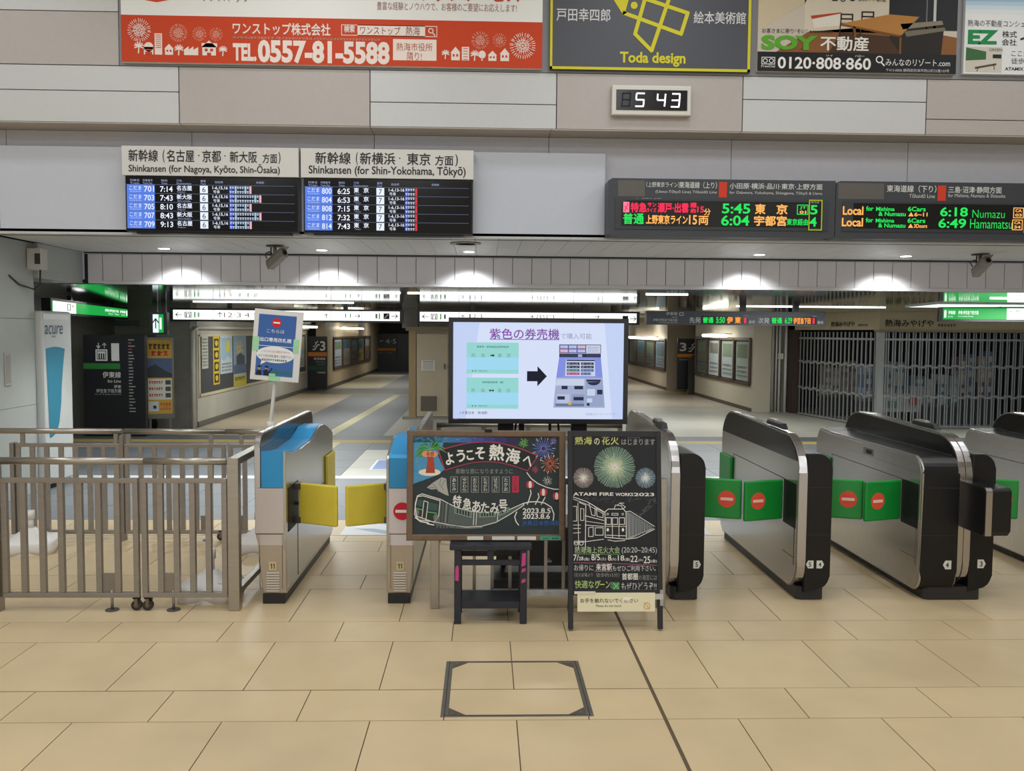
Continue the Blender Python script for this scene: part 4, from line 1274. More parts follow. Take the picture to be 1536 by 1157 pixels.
tube_light((5.78, 29.9, 1.71), (5.78, 35.6, 1.71), 'fluorescent tube above the far poster windows of the right passage', GW, 7, .05, 6.005)
def ceiling_strip(x0, x1, y, label, group):
    mb = MB(); mb.box(x0, x1, y - .012, y + .012, zceil(y) - .013, zceil(y) - .0005, glow('F4FBF6', 5))
    mb.obj('ceiling_strip_light', label=label, cat='light', group=group)
GC = 'slim ceiling strips over the gates'
for i, (x0, x1, y, lab) in enumerate(((-3.6, -1.2, 13.0, 'slim bright ceiling strip over the yellow gate flaps'), (-1.1, 2.2, 13.0, 'slim bright ceiling strip over the television'),
        (2.3, 2.9, 12.8, 'short slim bright ceiling strip right of the television'), (4.5, 7.2, 16.0, 'slim bright ceiling strip behind the hanging LED sign'),
        (7.4, 9.6, 13.0, 'slim bright ceiling strip in front of the shop sign'), (-5.1, -2.3, 16.0, 'slim bright ceiling strip in front of the left hanging sign'))):
    ceiling_strip(x0, x1, y, lab, GC)

def reflection_panel():  # added glowing panel, stands in for lights mirrored in the metal ceiling
    t = thing('reflection_panel', 'broad glowing panel added under the metal ceiling before the shuttered shop, standing in for reflected lights', 'light', (9.4, 14.9, 2.44))
    mb = MB(); mb.prism([(14.35, zceil(14.35) - .02), (15.45, zceil(15.45) - .02), (15.45, zceil(15.45) - .001), (14.35, zceil(14.35) - .001)], 7.3, 11.5, 'x', mat('C9CCC9', .4)); mb.obj('panel_frame', t)
    mb = MB()
    for i in range(3): mb.prism([(14.4, zceil(14.4) - .023), (15.4, zceil(15.4) - .023), (15.4, zceil(15.4) - .019), (14.4, zceil(14.4) - .019)], 7.35 + i * 1.38, 8.68 + i * 1.38, 'x', glow('DDF2E4', 1.5))
    mb.obj('glow_face', t)
reflection_panel()
def black_handrail_panel():
    def d(B):
        B.text(10, 20, 42, 62, '3', W_, 2, .02); escal(B, 55, 28, 34, W_); B.rect(0, 75, 100, 92, OR_, 2); B.fuzz(8, 100, 60, 108, ink('9C9C98'), 2, 6, 2)
    step_panel(6.10, 6.75, 28.2, .12, 1.72, '3r', 'black platform three panel with orange band beside the right passage windows', d)
    t = thing('stair_screen', 'dark glass stair screen with a cream rail below the right platform three panel', 'screen', (6.5, 27.7, 0))
    mb = MB(); mb.prism([(6.32, 0), (6.62, 0), (6.62, 1.35), (6.32, 1.1)], 27.6, 27.66, 'y', mat('3E3D3A', .15)); mb.obj('glass', t)
    mb = MB(); mb.tube([(6.64, 27.55, 0), (6.64, 27.55, 1.35), (6.8, 27.55, 1.66)], .05, mat('C9C2AF', .5)); mb.obj('rail', t)
black_handrail_panel()

# service cupboard in the middle
def cupboard():
    t = thing('service_cupboard', 'tall beige service cupboard with vent grille, left of the television', 'cupboard', (-1.13, 19.4, 0))
    mt = mat('C4B49C', .5, var=.03)
    mb = MB(); mb.box(-1.61, -.55, 19.42, 19.64, 0, 1.9, mt); mb.box(-1.68, -.5, 19.357, 19.64, 1.9, 1.99, mat('8F8069', .5)); mb.box(-1.61, -1.46, 19.357, 19.42, .05, 1.9, mat('A78E69', .5)); mb.obj('carcass', t)
    mb = MB(); mb.box(-1.44, -.78, 19.358, 19.42, .06, 1.84, mt, .006); d = mb.obj('door', t)
    mb = MB(); mb.box(-.86, -.82, 19.342, 19.358, 1.08, 1.20, mat('6E6558', .4)); mb.obj('handle', d)
    mb = MB(); mb.box(-1.35, -1.01, 19.345, 19.358, .18, .50, mat('4D473F', .5))
    for i in range(10): mb.box(-1.34, -1.02, 19.335, 19.346, .195 + i * .031, .208 + i * .031, mat('8C8375', .5))
    mb.obj('vent_grille', d)
    mb = MB(); mb.box(-1.75, -.5, 19.357, 19.64, 0, .05, mat('8D8A85', .6)); mb.obj('base', t)
    def dn(B):
        B.fuzz(10, 8, 90, 20, ink('B5443A'), 1, 8, 1)
        for i in range(5): B.fuzz(12, 30 + i * 13, 88, 36 + i * 13, ink('8A8A88'), 1, 9, i)
    flat_print('paper_notice', 'white paper notice taped to the beige service cupboard', 'notice', 19.352, -1.34, -1.05, 1.05, 1.27, (0, 0, 100, 100), dn, 'E6E4DE', .004)
cupboard()

# ================================================================== shop and shutters
def shutter(p0, p1, z1, n, label, rails=(.04, .66, 1.27, 1.80)):
    p0, p1 = Vector(p0), Vector(p1)
    d = (p1 - p0); L = d.length
    ang = math.atan2(d.y, d.x)
    t = thing('folding_shutter', label, 'shutter', p0, ang, group='folding metal shutters of the shop')
    al = mat('A9ACB0', .35, .7)
    for i in range(n):
        x = L * (i + .5) / n
        yy = .03 if i % 2 else -.01
        mb = MB(); mb.box(x - .013, x + .013, yy, yy + .022, .03, z1, al)
        mb.obj('bar', t, local=True)
    for z in rails:
        mb = MB()
        step = L / n * 2
        for k in range(int(n / 2)):
            dz = .03 if (k % 2 and z not in (rails[0], rails[-1])) else 0
            mb.box(k * step, k * step + step * 1.02, -.02, .0, z - dz - .022, z - dz + .022, al)
        mb.obj('cross_rail', t, local=True)
    return t
shutter((7.42, 20.95, 0), (7.90, 18.0, 0), 1.945, 38, 'angled folding metal shutter at the left of the closed shop')
shutter((8.06, 17.9, 0), (10.95, 17.9, 0), 1.945, 42, 'straight folding metal shutter across the closed shop front')
def shutter_post():
    mb = MB(); mb.box(7.92, 8.05, 17.86, 17.98, 0, 1.945, mat('AEB1B4', .35, .7)); mb.obj('shutter_post', label='thick metal post between the two shutters of the shop', cat='post')
shutter_post()
def shop():
    t = thing('shop_sign', 'beige fascia sign with black brush lettering above the shuttered shop', 'sign', (9.2, 17.7, 1.99))
    mb = MB()
    be = mat('A99C82', .6, var=.04)
    mb.box(7.86, 11.4, 17.7, 17.9, 1.99, 2.353, be)
    mb.prism([(7.3, 20.98), (7.36, 21.0), (7.92, 17.9), (7.86, 17.7)], 1.99, 2.353, 'z', be)
    mb.box(7.84, 11.4, 17.66, 17.9, 1.95, 1.99, mat('8A7A60', .6))
    mb.obj('fascia', t)
    mb = MB()
    B = front_board(mb, 7.95, 11.0, 2.03, 2.26, 17.698, (1310, 475, 1536, 494), eps=.003)
    K = ink('2A2420')
    B.text(1311, 480, 1384, 492, '熱海みやげや', K, 2, .02); B.fuzz(1390, 487, 1418, 491, ink('4A4238'), 2, 6)
    mb.obj('lettering', t)
    mb = MB()
    d = (Vector((7.86, 17.7, 0)) - Vector((7.3, 20.98, 0))).normalized()
    o = Vector((7.3, 20.98, 2.27)); n = d.cross(Vector((0, 0, 1)))
    B = Board(mb, o + n * .004, d, (0, 0, 1), (1200, 475, 1310, 494), (3.32, .24), eps=.003)
    B.text(1252, 483, 1282, 492, '熱海みやげや', K, 2, .02); B.fuzz(1286, 488, 1298, 491, ink('4A4238'), 2, 5)
    mb.obj('lettering', t)
    # dark shop interior and the goods seen between the bars
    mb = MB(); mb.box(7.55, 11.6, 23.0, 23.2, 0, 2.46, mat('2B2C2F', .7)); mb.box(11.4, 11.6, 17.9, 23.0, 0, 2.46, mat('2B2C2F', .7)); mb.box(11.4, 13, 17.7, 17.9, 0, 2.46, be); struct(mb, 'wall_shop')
    r = random.Random(4)
    def stand(x, y, w, d, h, cols, label):
        s = thing('display_stand', label, 'display stand', (x, y, 0), group='display stands in the closed shop')
        mb = MB(); mb.box(x - w/2, x + w/2, y, y + d, h * .31, h * .35, mat('6B6E72', .6), .004); mb.obj('table_top', s)
        mb = MB(); mb.box(x - w/2 + .04, x + w/2 - .04, y + .04, y + d - .04, 0, h * .31, mat('4B4E52', .6)); mb.obj('base_cabinet', s)
        for i in range(4):
            z = h * .35
            for k in range(3):
                q = h * .2 * r.uniform(.7, 1)
                xx = x - w/2 + w * (i + .1) / 4
                mb = MB(); c = r.choice(cols); mb.box(xx, xx + w * .2, y + .05, y + d - .1, z + .001, z + q, mat(c, .6), .004)
                mb.box(xx + w * .03, xx + w * .17, y + .0485, y + .0495, z + q * .3, z + q * .7, mat('D6D3CC', .6))
                mb.obj('gift_box', label='gift box in a stack on a display stand in the dark shop', cat='box', group='gift boxes on the stands in the dark shop')
                z += q
    stand(8.55, 18.9, .9, .5, 1.5, ('8FA3B8', 'C9CDD2', '7A8FA6', '5E7894'), 'display stand with pale blue boxes behind the straight shutter')
    stand(9.6, 18.7, 1.0, .5, 1.2, ('A9B8C4', '5F7FA0', 'C4C9CF', '8899A8'), 'display stand with grey and blue boxes in the middle of the dark shop')
    stand(10.5, 18.8, .8, .5, 1.7, ('B89A94', '6F7FB0', 'C9B8B0', '8A6A60'), 'tall display stand with pink and blue boxes at the right of the dark shop')
    stand(8.3, 20.6, .8, .5, 1.4, ('9A8A88', 'B8A8A8', 'C9C2C0'), 'display stand with pink boxes behind the angled shutter')
    mb = MB(); mb.box(8.25, 9.05, 18.3, 18.33, .30, .68, mat('B9C2C4', .5)); B = front_board(mb, 8.25, 9.05, .30, .68, 18.3, (0, 0, 100, 50), eps=.002); B.ell(80, 20, 14, 12, ink('C9604A'), 1); B.rect(8, 20, 40, 40, ink('7F9A8C'), 1)
    mb.box(8.3, 8.33, 18.33, 18.5, 0, .6, mat('55585C', .6)); mb.box(8.97, 9.0, 18.33, 18.5, 0, .6, mat('55585C', .6)); mb.obj('sign_stand', label='low sign board with a red round picture behind the straight shutter', cat='sign')
shop()
for i, (x, r_, lab) in enumerate(((6.98, .05, 'thick white pipe on the concrete wall left of the shop, leftmost of four'), (7.09, .02, 'thin white pipe on the concrete wall, second of four'), (7.17, .028, 'white pipe with a junction box on the concrete wall'), (7.32, .035, 'white pipe nearest the brown shop doorpost'))):
    if i != 2: pipe([(x, 21.62, 0), (x, 21.62, 2.465)], r_, lab, mat('D9D7CE', .45))
    else:
        t = thing('pipe', lab, 'pipe', (x, 21.62, 0))
        mb = MB(); mb.tube([(x, 21.62, 0), (x, 21.62, 2.465)], r_, mat('D9D7CE', .45), 10); mb.obj('pipe_run', t)
        mb = MB(); mb.box(x - .05, x + .08, 21.56, 21.62, 1.28, 1.42, mat('D9D7CE', .45), .01); mb.obj('junction_box', t)

# floor stickers at the gates
def sticker(name, x0, x1, y0, y1, label, draw, face='D9DADC'):
    mb = MB(); mb.box(x0, x1, y0, y1, 0.0, .002, mat(face, .4))
    B = Board(mb, (x0, y1, .002), (1, 0, 0), (0, 1, 0), (0, 0, 100, 100), (x1 - x0, y1 - y0), eps=.0008)
    draw(B); mb.obj(name, label=label, cat='floor sticker')
def d_chev(B):
    b = ink('9DAEC8')
    for y in (30, 85): B.poly([(8, y - 25), (38, y - 22), (100, y + 6), (100, y + 10), (72, y + 10)][0:0] or [(15, y - 26), (45, y - 26), (78, y - 6), (100, y - 14), (100, y + 4), (76, y + 14)], b, 1)
sticker('floor_sticker', -1.33, -.70, 8.30, 8.97, 'white floor sticker with pale blue chevrons behind the yellow flaps', d_chev)
sticker('floor_sticker', 1.58, 2.16, 8.32, 8.96, 'plain white floor sticker behind the flaps of the gate marked five', lambda B: B.rect(10, 40, 90, 52, ink('C9D2E0'), 1))
def d_info(B):
    W2 = ink('DFE6F2')
    B.frame(0, 0, 100, 100, 4, W2, 1); B.rect(35, 25, 95, 35, W2, 1); B.rect(30, 50, 90, 56, W2, 1); B.rect(30, 68, 90, 73, W2, 1)
sticker('floor_sticker', -1.56, -.78, 12.25, 13.2, 'blue floor sticker with white border beyond the yellow flaps', d_info, '8496C4')

# ================================================================== ticket gates
def arc(cx, cz, r, a0, a1, n=7, rz=None):
    rz = rz or r
    return [(cx + r * math.cos(math.radians(a0 + (a1 - a0) * i / n)), cz + rz * math.sin(math.radians(a0 + (a1 - a0) * i / n))) for i in range(n + 1)]

ARCH = ([(.0, .30)] + [(0.0, .92)] + arc(.33, .92, .33, 180, 98, 9, .255) + [(1.55, 1.205)] + arc(1.72, .94, .33, 86, 0, 8, .265) + [(2.05, .12), (1.98, .07)] + arc(.20, .27, .20, 265, 185, 6))
def inset(pts, d):
    cx = sum(p[0] for p in pts) / len(pts); cz = sum(p[1] for p in pts) / len(pts)
    out = []
    n = len(pts)
    for i in range(n):
        a, b, c = Vector(pts[i - 1]), Vector(pts[i]), Vector(pts[(i + 1) % n])
        e1, e2 = (b - a), (c - b)
        nn = Vector((0, 0))
        for e in (e1, e2):
            if e.length > 1e-6:
                e = e.normalized(); nn += Vector((e.y, -e.x))
        if nn.length < 1e-6: nn = Vector((1, 0))
        nn.normalize()
        if nn.dot(Vector((cx, cz)) - b) < 0: nn = -nn
        out.append((b.x + nn.x * d, b.y + nn.y * d))
    return out
def clip_above(pts, z, keep_above=True):
    out = []
    n = len(pts)
    for i in range(n):
        a, b = pts[i], pts[(i + 1) % n]
        ia = (a[1] >= z) == keep_above; ib = (b[1] >= z) == keep_above
        if ia: out.append(a)
        if ia != ib and abs(b[1] - a[1]) > 1e-9:
            t = (z - a[1]) / (b[1] - a[1]); out.append((a[0] + (b[0] - a[0]) * t, z))
    return out

def arch_panel(t, x0, x1, glass, dy=0.0, name='arch_panel'):
    pr = [(y + dy, z) for y, z in ARCH]
    mb = MB()
    mb.prism(pr, x0, x1, 'x', STEELD, mper=CHROME, bev=.004, seg=2)
    # brushed side face and black upper band, both set just proud of the rim plate
    ins = inset(pr, .012)
    low = clip_above(ins, 1.0, False); hi = clip_above(ins, 1.0, True)
    mb.prism(low, x0 - .003, x0 + .002, 'x', BRUSH)
    mb.prism(hi, x0 - .004, x0 + .002, 'x', BLKGLASS if glass else BRUSH)
    a = mb.obj(name, t, local=True)
    return a

def gate_body(t, x0, x1, y0, length, right_round=True):
    """black lower body with a rounded end, steel flank behind"""
    z0, z1, r = .06, 1.055, .10
    if right_round:
        pr = [(x0, z0)] + arc(x1 - r, z0 + r + .02, r, 270, 360, 6) + arc(x1 - r, z1 - r, r, 0, 90, 6) + [(x0, z1)]
    else:
        pr = [(x0, z0), (x1, z0), (x1, z1), (x0, z1)]
    mb = MB()
    mb.prism(pr, y0, y0 + .42, 'y', BRONZE, bev=.012, seg=3)
    mb.prism([(a, b - .002) for a, b in pr], y0 + .42, y0 + length, 'y', STEELD, mper=BRUSH, bev=.02)
    for z in (.477, .816): mb.box(x0 + .001, x1 + .0005, y0 - .0008, y0 + .42, z - .0025, z + .0025, DARKGAP)
    return mb.obj('gate_body', t, local=True)

def plate_number(t, x, y, z, ch, d, w=.045):
    mb = MB()
    q = w * .55
    pts = [(x - q, z - w * .62), (x + q * .55, z - w * .62), (x + q * 1.15, z), (x + q * .55, z + w * .62), (x - q, z + w * .62)]
    if d == 'l': pts = [(2 * x - a, b) for a, b in pts]
    mb.prism(pts, y - .003, y, 'y', mat('D8D7D2', .45))
    B = front_board(mb, x - w/2, x + w/2, z - w/2, z + w/2, y - .003, (0, 0, 10, 10))
    B.text(2.6, 1.2, 6.8, 8.8, ch, ink('2B2B2D'), 1, .015)
    mb.obj('number_plate', t, local=True)

def flap(t, hx, hy, side, length, ang, z0, z1, m, sign, name='flap'):
    """a padded swing flap hinged at (hx, hy); side=+1 opens to +x; angled towards the hall"""
    mb = MB()
    c, s = math.cos(ang), math.sin(ang)
    U = Vector((side * c, -s, 0)); N = Vector((0, 0, 1)).cross(U) if side < 0 else U.cross(Vector((0, 0, 1)))
    mb.M = Matrix(((U.x, -N.x, 0, hx), (U.y, -N.y, 0, hy), (0, 0, 1, 0), (0, 0, 0, 1)))
    mb.box(.012, length, -.016, .016, z0, z1, m, .013, 3)
    f = mb.obj(name, t, local=True)
    if sign:
        mb = MB()
        r = .062
        O = Vector((hx, hy, 0)) + N * .0165
        u = Vector((1, 0, 0)) * (1 if side > 0 else -1)
        UU = U * side
        cx = length * (.70 if side > 0 else .68)
        ctr = O + U * cx + Vector((0, 0, (z0 + z1) / 2))
        B = Board(mb, ctr - UU * .1 + Vector((0, 0, .1)), UU, (0, 0, 1), (-100, -100, 100, 100), (.2, .2), eps=.0008)
        no_entry(B, 0, 0, 62, ink('E0523E'), ink('EFC9BC'), 1)
        mb.obj('no_entry_mark', f, local=True)
    return f

def side_details(t, x, flipflap=True):
    """opening for the flap, rear pad, seams on the flank facing -x"""
    mb = MB()
    mb.box(x - .0055, x - .001, -.02 + .06, .30, .515, .835, BLACKM)
    mb.obj('flap_recess', t, local=True)
    mb = MB()
    mb.box(x - .028, x - .003, 1.66, 2.03, .40, .80, GREENV, .01)
    mb.obj('rear_pad', t, local=True)
    mb = MB()
    mb.box(x - .0045, x - .002, .30, 1.66, .832, .837, DARKGAP)
    mb.box(x - .0045, x - .002, 1.640, 1.645, .40, .836, DARKGAP)
    mb.box(x - .0045, x - .002, .06, .065, .25, .515, DARKGAP)
    mb.box(x - .0045, x - .002, .06, .30, .30, .303, DARKGAP)
    mb.obj('panel_seams', t, local=True)

def plinth(t, x0, x1, y0, y1):
    mb = MB()
    mb.prism([(x0, y0 + .02), (x0 + .03, y0), (x1 - .02, y0), (x1, y0 + .02), (x1, y1), (x0, y1)], 0, .095, 'z', mat('232225', .5, var=.05))
    mb.obj('plinth', t, local=True)

def reader(t, x, y):
    mb = MB()
    mb.prism([(y, 1.185), (y + .05, 1.225), (y + .36, 1.228), (y + .38, 1.195)], x, x + .05, 'x', BLACK, bev=.006)
    mb.prism([(y + .16, 1.222), (y + .2, 1.24), (y + .34, 1.238), (y + .36, 1.222)], x + .005, x + .045, 'x', mat('B8B4AE', .3, .8))
    mb.obj('top_sensor', t, local=True)

def narrow_gate(X, label, plates, glass, flaps, steel_side=False):
    t = thing('ticket_gate', label, 'ticket gate', (X, 6.22, 0), group='ticket gates with green flaps')
    plinth(t, .02, .215, .05, 1.98)
    gate_body(t, .062, .245, .015, 1.98)
    arch_panel(t, 0, .062, glass)
    reader(t, .005, .40)
    if glass: side_details(t, 0)
    for x, ch, d in plates: plate_number(t, x, .0145, .265, ch, d)
    for f in flaps: flap(t, *f)
    return t
# flap args: hinge x, hinge y, side, length, angle, z0, z1, material, sign
A20 = math.radians(19)
narrow_gate(1.318, 'dark narrow ticket gate marked five, right behind the standing chalkboard', ((.195, '5', 'r'),), False,
            ((.245, .38, 1, .352, A20, .535, .83, GREENV, True),))
narrow_gate(2.222, 'dark narrow ticket gate with black glass band, marked five and four', ((.10, '5', 'l'), (.172, '4', 'r')), True,
            ((-.005, .30, -1, .345, A20, .535, .83, GREENV, True), (.245, .38, 1, .352, A20, .535, .83, GREENV, True)))

def wide_gate(X, label, plates, flaps):
    t = thing('ticket_gate', label, 'ticket gate', (X, 6.22, 0), group='ticket gates with green flaps')
    plinth(t, .06, .47, .04, 2.1)
    # left body: rounded in side view
    pr = ([(0, .22), (0, .92)] + arc(.115, .92, .115, 180, 92, 7) + [(1.72, 1.03)] + arc(1.88, .90, .15, 80, 0, 6) + [(2.03, .10), (1.98, .06)] + arc(.12, .18, .12, 265, 185, 6))
    mb = MB()
    mb.prism(pr, .0, .27, 'x', BRUSH, mper=BRONZE, bev=.012, seg=3)
    ins = inset(pr, .022)
    mb.prism(ins, -.004, .002, 'x', BRUSH)
    for z in (.477, .816): mb.box(.005, .27, -.001, .02, z - .0025, z + .0025, DARKGAP)
    mb.obj('gate_body', t, local=True)
    side_details(t, 0)
    mb = MB()
    mb.box(-.0065, -.002, .80, .99, .93, .985, mat('7C7974', .3, .8), .002, 1); mb.box(-.0075, -.004, .83, .93, .942, .972, BLACKM)
    mb.obj('card_slot', t, local=True)
    a = arch_panel(t, .27, .318, True, .02)
    mb = MB()
    mb.prism([(y + .02, z) for y, z in ARCH], .322, .37, 'x', STEELD, mper=CHROME, bev=.004)
    mb.obj('arch_panel', t, local=True)
    reader(t, .285, .40)
    gate_body(t, .372, .545, .03, 1.95)
    # protruding card reader
    mb = MB()
    rb = [(-.25, .56)] + arc(-.22, .825, .03, 180, 90, 4) + [(.03, .86), (.03, .525), (-.22, .525)]
    mb.prism(rb, .315, .50, 'x', BLACK, bev=.006)
    mb.prism([(-.255, .56)] + arc(-.222, .828, .033, 180, 90, 4) + [(.03, .865), (.03, .85), (-.215, .848), (-.245, .82), (-.245, .53), (-.255, .53)], .318, .362, 'x', CHROME)
    mb.obj('card_reader_box', t, local=True)
    for x, y, ch, d in plates: plate_number(t, x, y, .265, ch, d, .05)
    for f in flaps: flap(t, *f)
    return t
wide_gate(3.105, 'wide dark ticket gate with protruding reader box, marked four and three', ((.20, -.001, '4', 'l'), (.462, .029, '3', 'r')),
          ((-.005, .30, -1, .345, A20, .535, .83, GREENV, True), (.545, .40, 1, .345, A20, .535, .83, GREENV, True)))
wide_gate(4.50, 'wide dark ticket gate cut by the right edge of the photo', (), ((-.005, .30, -1, .315, A20, .535, .83, GREENV, True),))

# ---- blue topped gates
def blue_gate(X, mirror, label, entry):
    t = thing('ticket_gate', label, 'ticket gate', (X, 6.2, 0), group='ticket gates with blue tops')
    k = -1 if mirror else 1
    def bx(a, b): return (min(a * k, b * k), max(a * k, b * k))
    L = 1.92
    if not mirror:
        wave = [(0, 1.06), (.25, 1.03), (.45, 1.015), (.95, 1.03), (1.08, 1.05), (1.19, 1.09), (1.27, 1.10), (1.48, 1.10), (1.62, 1.07), (L - .04, 1.0), (L, .98)]
    else:
        wave = [(0, 1.015), (.03, 1.035), (.10, 1.045), (.28, 1.09), (.40, 1.115), (.70, 1.115), (.85, 1.09), (1.0, 1.045), (1.4, 1.02), (L, 1.03)]
    # steel flank facing the passage (local x .20 -> .215)
    mb = MB()
    a, b = bx(.195, .215)
    mb.prism([(.0, .45), (.02, .10), (L, .09)] + wave[::-1], a, b, 'x', BRUSH, bev=.004)
    mb.obj('side_panel', t, local=True)
    mb = MB()
    a, b = bx(.2155, .218)
    mb.box(a, b, .40, 1.5, .60, .603, DARKGAP); mb.box(a, b, .385, .388, .10, .50, DARKGAP)
    mb.box(a, b, .06, .40, .49, .80, BLACKM)
    mb.obj('panel_seams', t, local=True)
    mb = MB()
    a, b = bx(.216, .24)
    mb.box(a, b, 1.53, L - .01, .42, .82, YELLOWV, .008)
    mb.obj('rear_pad', t, local=True)
    # blue cover
    mb = MB()
    a, b = bx(.042, .198)
    mb.prism([(-.002, .812), (L - .02, .812)] + [(y - (.002 if y == 0 else 0), z + .006) for y, z in wave[::-1]], a, b, 'x', BLUEP, bev=.008, seg=2)
    mb.obj('blue_cover', t, local=True)
    # white front and tapering foot
    mb = MB()
    wf = mat('D9D0D2', .4, var=.02) if mirror else mat('C3BAB7', .36, .3, var=.02)
    mb.prism([(k * 0.0, .49), (k * .20, .49), (k * .20, .81), (k * 0.0, .81)], 0, L - .05, 'y', wf, bev=.006)
    mb.obj('front_panel', t, local=True)
    mb = MB()
    ft = mat('AFA394', .3, .6, var=.03)
    mb.prism([(k * .002, .487), (k * .20, .487), (k * .213, .42), (k * .213, .07), (k * .05, .07), (k * .018, .42)], .004, L - .05, 'y', ft, bev=.006)
    mb.prism([(k * .024, .484), (k * .19, .484), (k * .19, .41), (k * .028, .41)], .001, .01, 'y', wf)  # pale strip paints the front panel's reflection onto the foot
    for q in (.03, .185): mb.box(min(k * q, k * (q + .002)), max(k * q, k * (q + .002)), .001, .01, .10, .48, DARKGAP)
    mb.obj('foot_panel', t, local=True)
    mb = MB()
    a, b = bx(.05, .205)
    mb.box(a, b, -.005, L - .1, 0, .072, mat('1B1A1C', .5), .005)
    mb.obj('plinth', t, local=True)
    # slim arch blade
    mb = MB()
    a, b = bx(0, .04)
    pr = [(0, .81), (0, 1.085)] + arc(.12, 1.085, .12, 180, 95, 6, .10) + [(1.72, 1.185)] + arc(1.80, 1.09, .11, 85, 0, 5, .095) + [(1.91, .81)]
    mb.prism(pr, a, b, 'x', STEELD, mper=CHROME, bev=.003)
    a, b = bx(.0402, .042)
    mb.prism(inset(pr, .012), a, b, 'x', mat('3A3633', .12, .6))
    mb.obj('arch_panel', t, local=True)
    # number plate and louvres
    xc = .12
    mb = MB()
    mb.box(k * xc - .026, k * xc + .026, -.003, .004, .235, .295, mat('C9B892', .4))
    B = front_board(mb, k * xc - .026, k * xc + .026, .235, .295, -.003, (0, 0, 10, 12))
    [B.line([(q - 1.1, 4.2), (q, 3), (q, 9.3)], 1.0, ink('2E2A26'), 1) for q in (3.8, 7.2)]
    mb.obj('number_plate', t, local=True)
    mb = MB()
    for i in range(8):
        z = .085 + i * .018
        mb.prism([(k * xc - .045, z), (k * xc + .045, z), (k * xc + .045, z + .011), (k * xc - .045, z + .011)], -.006, .004, 'y', mat('CFC9C2', .35, .5), bev=.003)
    mb.obj('louvre', t, local=True)
    # hinge brackets and flap
    if entry:
        mb = MB()
        B = front_board(mb, -.20, 0.0, .49, .81, -.002, (0, 0, 200, 320)) if mirror else None
        B.ell(95, 160, 62, 62, ink('D0243E'), 1); B.rect(48, 150, 142, 170, WHITE, 2)
        mb.obj('no_entry_mark', t, local=True)
    hx = k * .232
    for z in (.53, .775):
        mb = MB()
        a, b = sorted((k * .212, k * .262))
        mb.box(a, b, .26, .34, z - .022, z + .022, mat('55524E', .3, .7), .004)
        mb.obj('hinge_bracket', t, local=True)
    mb = MB(); a, b = sorted((k * .212, k * .25)); mb.box(a, b, .28, .32, .64, .66, BLACK); mb.obj('hinge_pin', t, local=True)
    flap(t, k * .235, .30, k, .318 if mirror else .345, math.radians(26), .505, .80, YELLOWV, False)
    return t
blue_gate(-1.575, False, 'blue topped ticket gate marked eleven, joined to the steel railing', False)
blue_gate(-.455, True, 'blue topped ticket gate with no-entry mark, behind the framed chalkboard', True)

# ================================================================== steel railings
RAIL = mat('98928C', .36, .7, var=.05, scale=8, stretch=(1, 1, 4))
RAILD = mat('8C867F', .4, .6, var=.05, scale=8)
def railing(x0, x1, y, bars, label, z0=.09, z1=.90, rail=1.04, posts=(), plate=None, caster=None, bolt=None, group='hinged steel railing panels', ext=(0, 0)):
    t = thing('railing_gate', label, 'railing', ((x0 + x1) / 2, y, 0), group=group)
    mb = MB()
    mb.box(x0, x1, y - .018, y + .018, z1 - .032, z1, RAIL, .003); mb.box(x0, x1, y - .018, y + .018, z0, z0 + .034, RAIL, .003)
    mb.box(x0, x0 + .036, y - .018, y + .018, z0 + .034, z1 - .032, RAIL, .003); mb.box(x1 - .036, x1, y - .018, y + .018, z0 + .034, z1 - .032, RAIL, .003)
    mb.obj('frame', t)
    for i in range(bars):
        x = x0 + .018 + (x1 - x0 - .036) * (i + 1) / (bars + 1)
        mb = MB(); mb.box(x - .019, x + .019, y - .018, y + .018, z0 + .034, z1 - .032, RAIL, .003); mb.obj('bar', t)
    if rail:
        mb = MB(); mb.cyl((x0 - ext[0], y, rail - .025), (x1 + ext[1], y, rail - .025), .025, STEEL, 16); mb.obj('handrail', t)
        for x in posts:
            mb = MB(); mb.box(x - .017, x + .017, y - .012, y + .012, z1, rail - .03, RAIL); mb.obj('handrail_bracket', t)
    if plate is not None:
        mb = MB(); mb.box(plate, plate + .10, y - .006, y + .006, z0 + .034, z0 + .165, RAILD, .002); mb.obj('bolt_plate', t)
        mb = MB(); mb.cyl((plate + .06, y, .0), (plate + .06, y, z0 + .05), .010, RAIL, 10); mb.cyl((plate + .06, y, 0), (plate + .06, y, .006), .045, mat('4A4440', .5), 16); mb.obj('drop_bolt', t)
    if caster is not None:
        k = caster[1]; x = caster[0]
        c = thing('caster', None, None, (0, 0, 0)); c.parent = t; c.location = (x - (x0 + x1) / 2, 0, 0)
        mb = MB(); mb.cyl((x, y - .014, .036), (x, y + .014, .036), .035, mat('26221F', .5), 18); mb.cyl((x, y - .016, .036), (x, y + .016, .036), .017, mat('6B6158', .35, .7), 14); mb.obj('wheel', c)
        mb = MB(); mb.prism([(x - .014 * k, .085), (x + .014 * k, .085), (x + .007 * k, .032), (x - .007 * k, .032)], y - .021, y - .018, 'y', mat('7B6F63', .35, .7)); mb.prism([(x - .022 * k, .088), (x + .03 * k, .088), (x + .012 * k, .03), (x - .012 * k, .03)], y + .017, y + .022, 'y', mat('7B6F63', .35, .7)); mb.box(x - .02, x + .02, y - .022, y + .022, .082, .092, BLACKM); mb.obj('fork', c)
    return t
railing(-3.215, -2.312, 6.06, 6, 'wider front railing gate at the left edge of the photo', posts=(-2.45,), plate=-2.56, caster=(-2.335, -1), ext=(.1, .04))
railing(-2.292, -1.722, 6.06, 4, 'narrower front railing gate next to the thick steel post', posts=(-2.16, -1.83), plate=-2.15, caster=(-2.26, 1), ext=(-.02, .006))
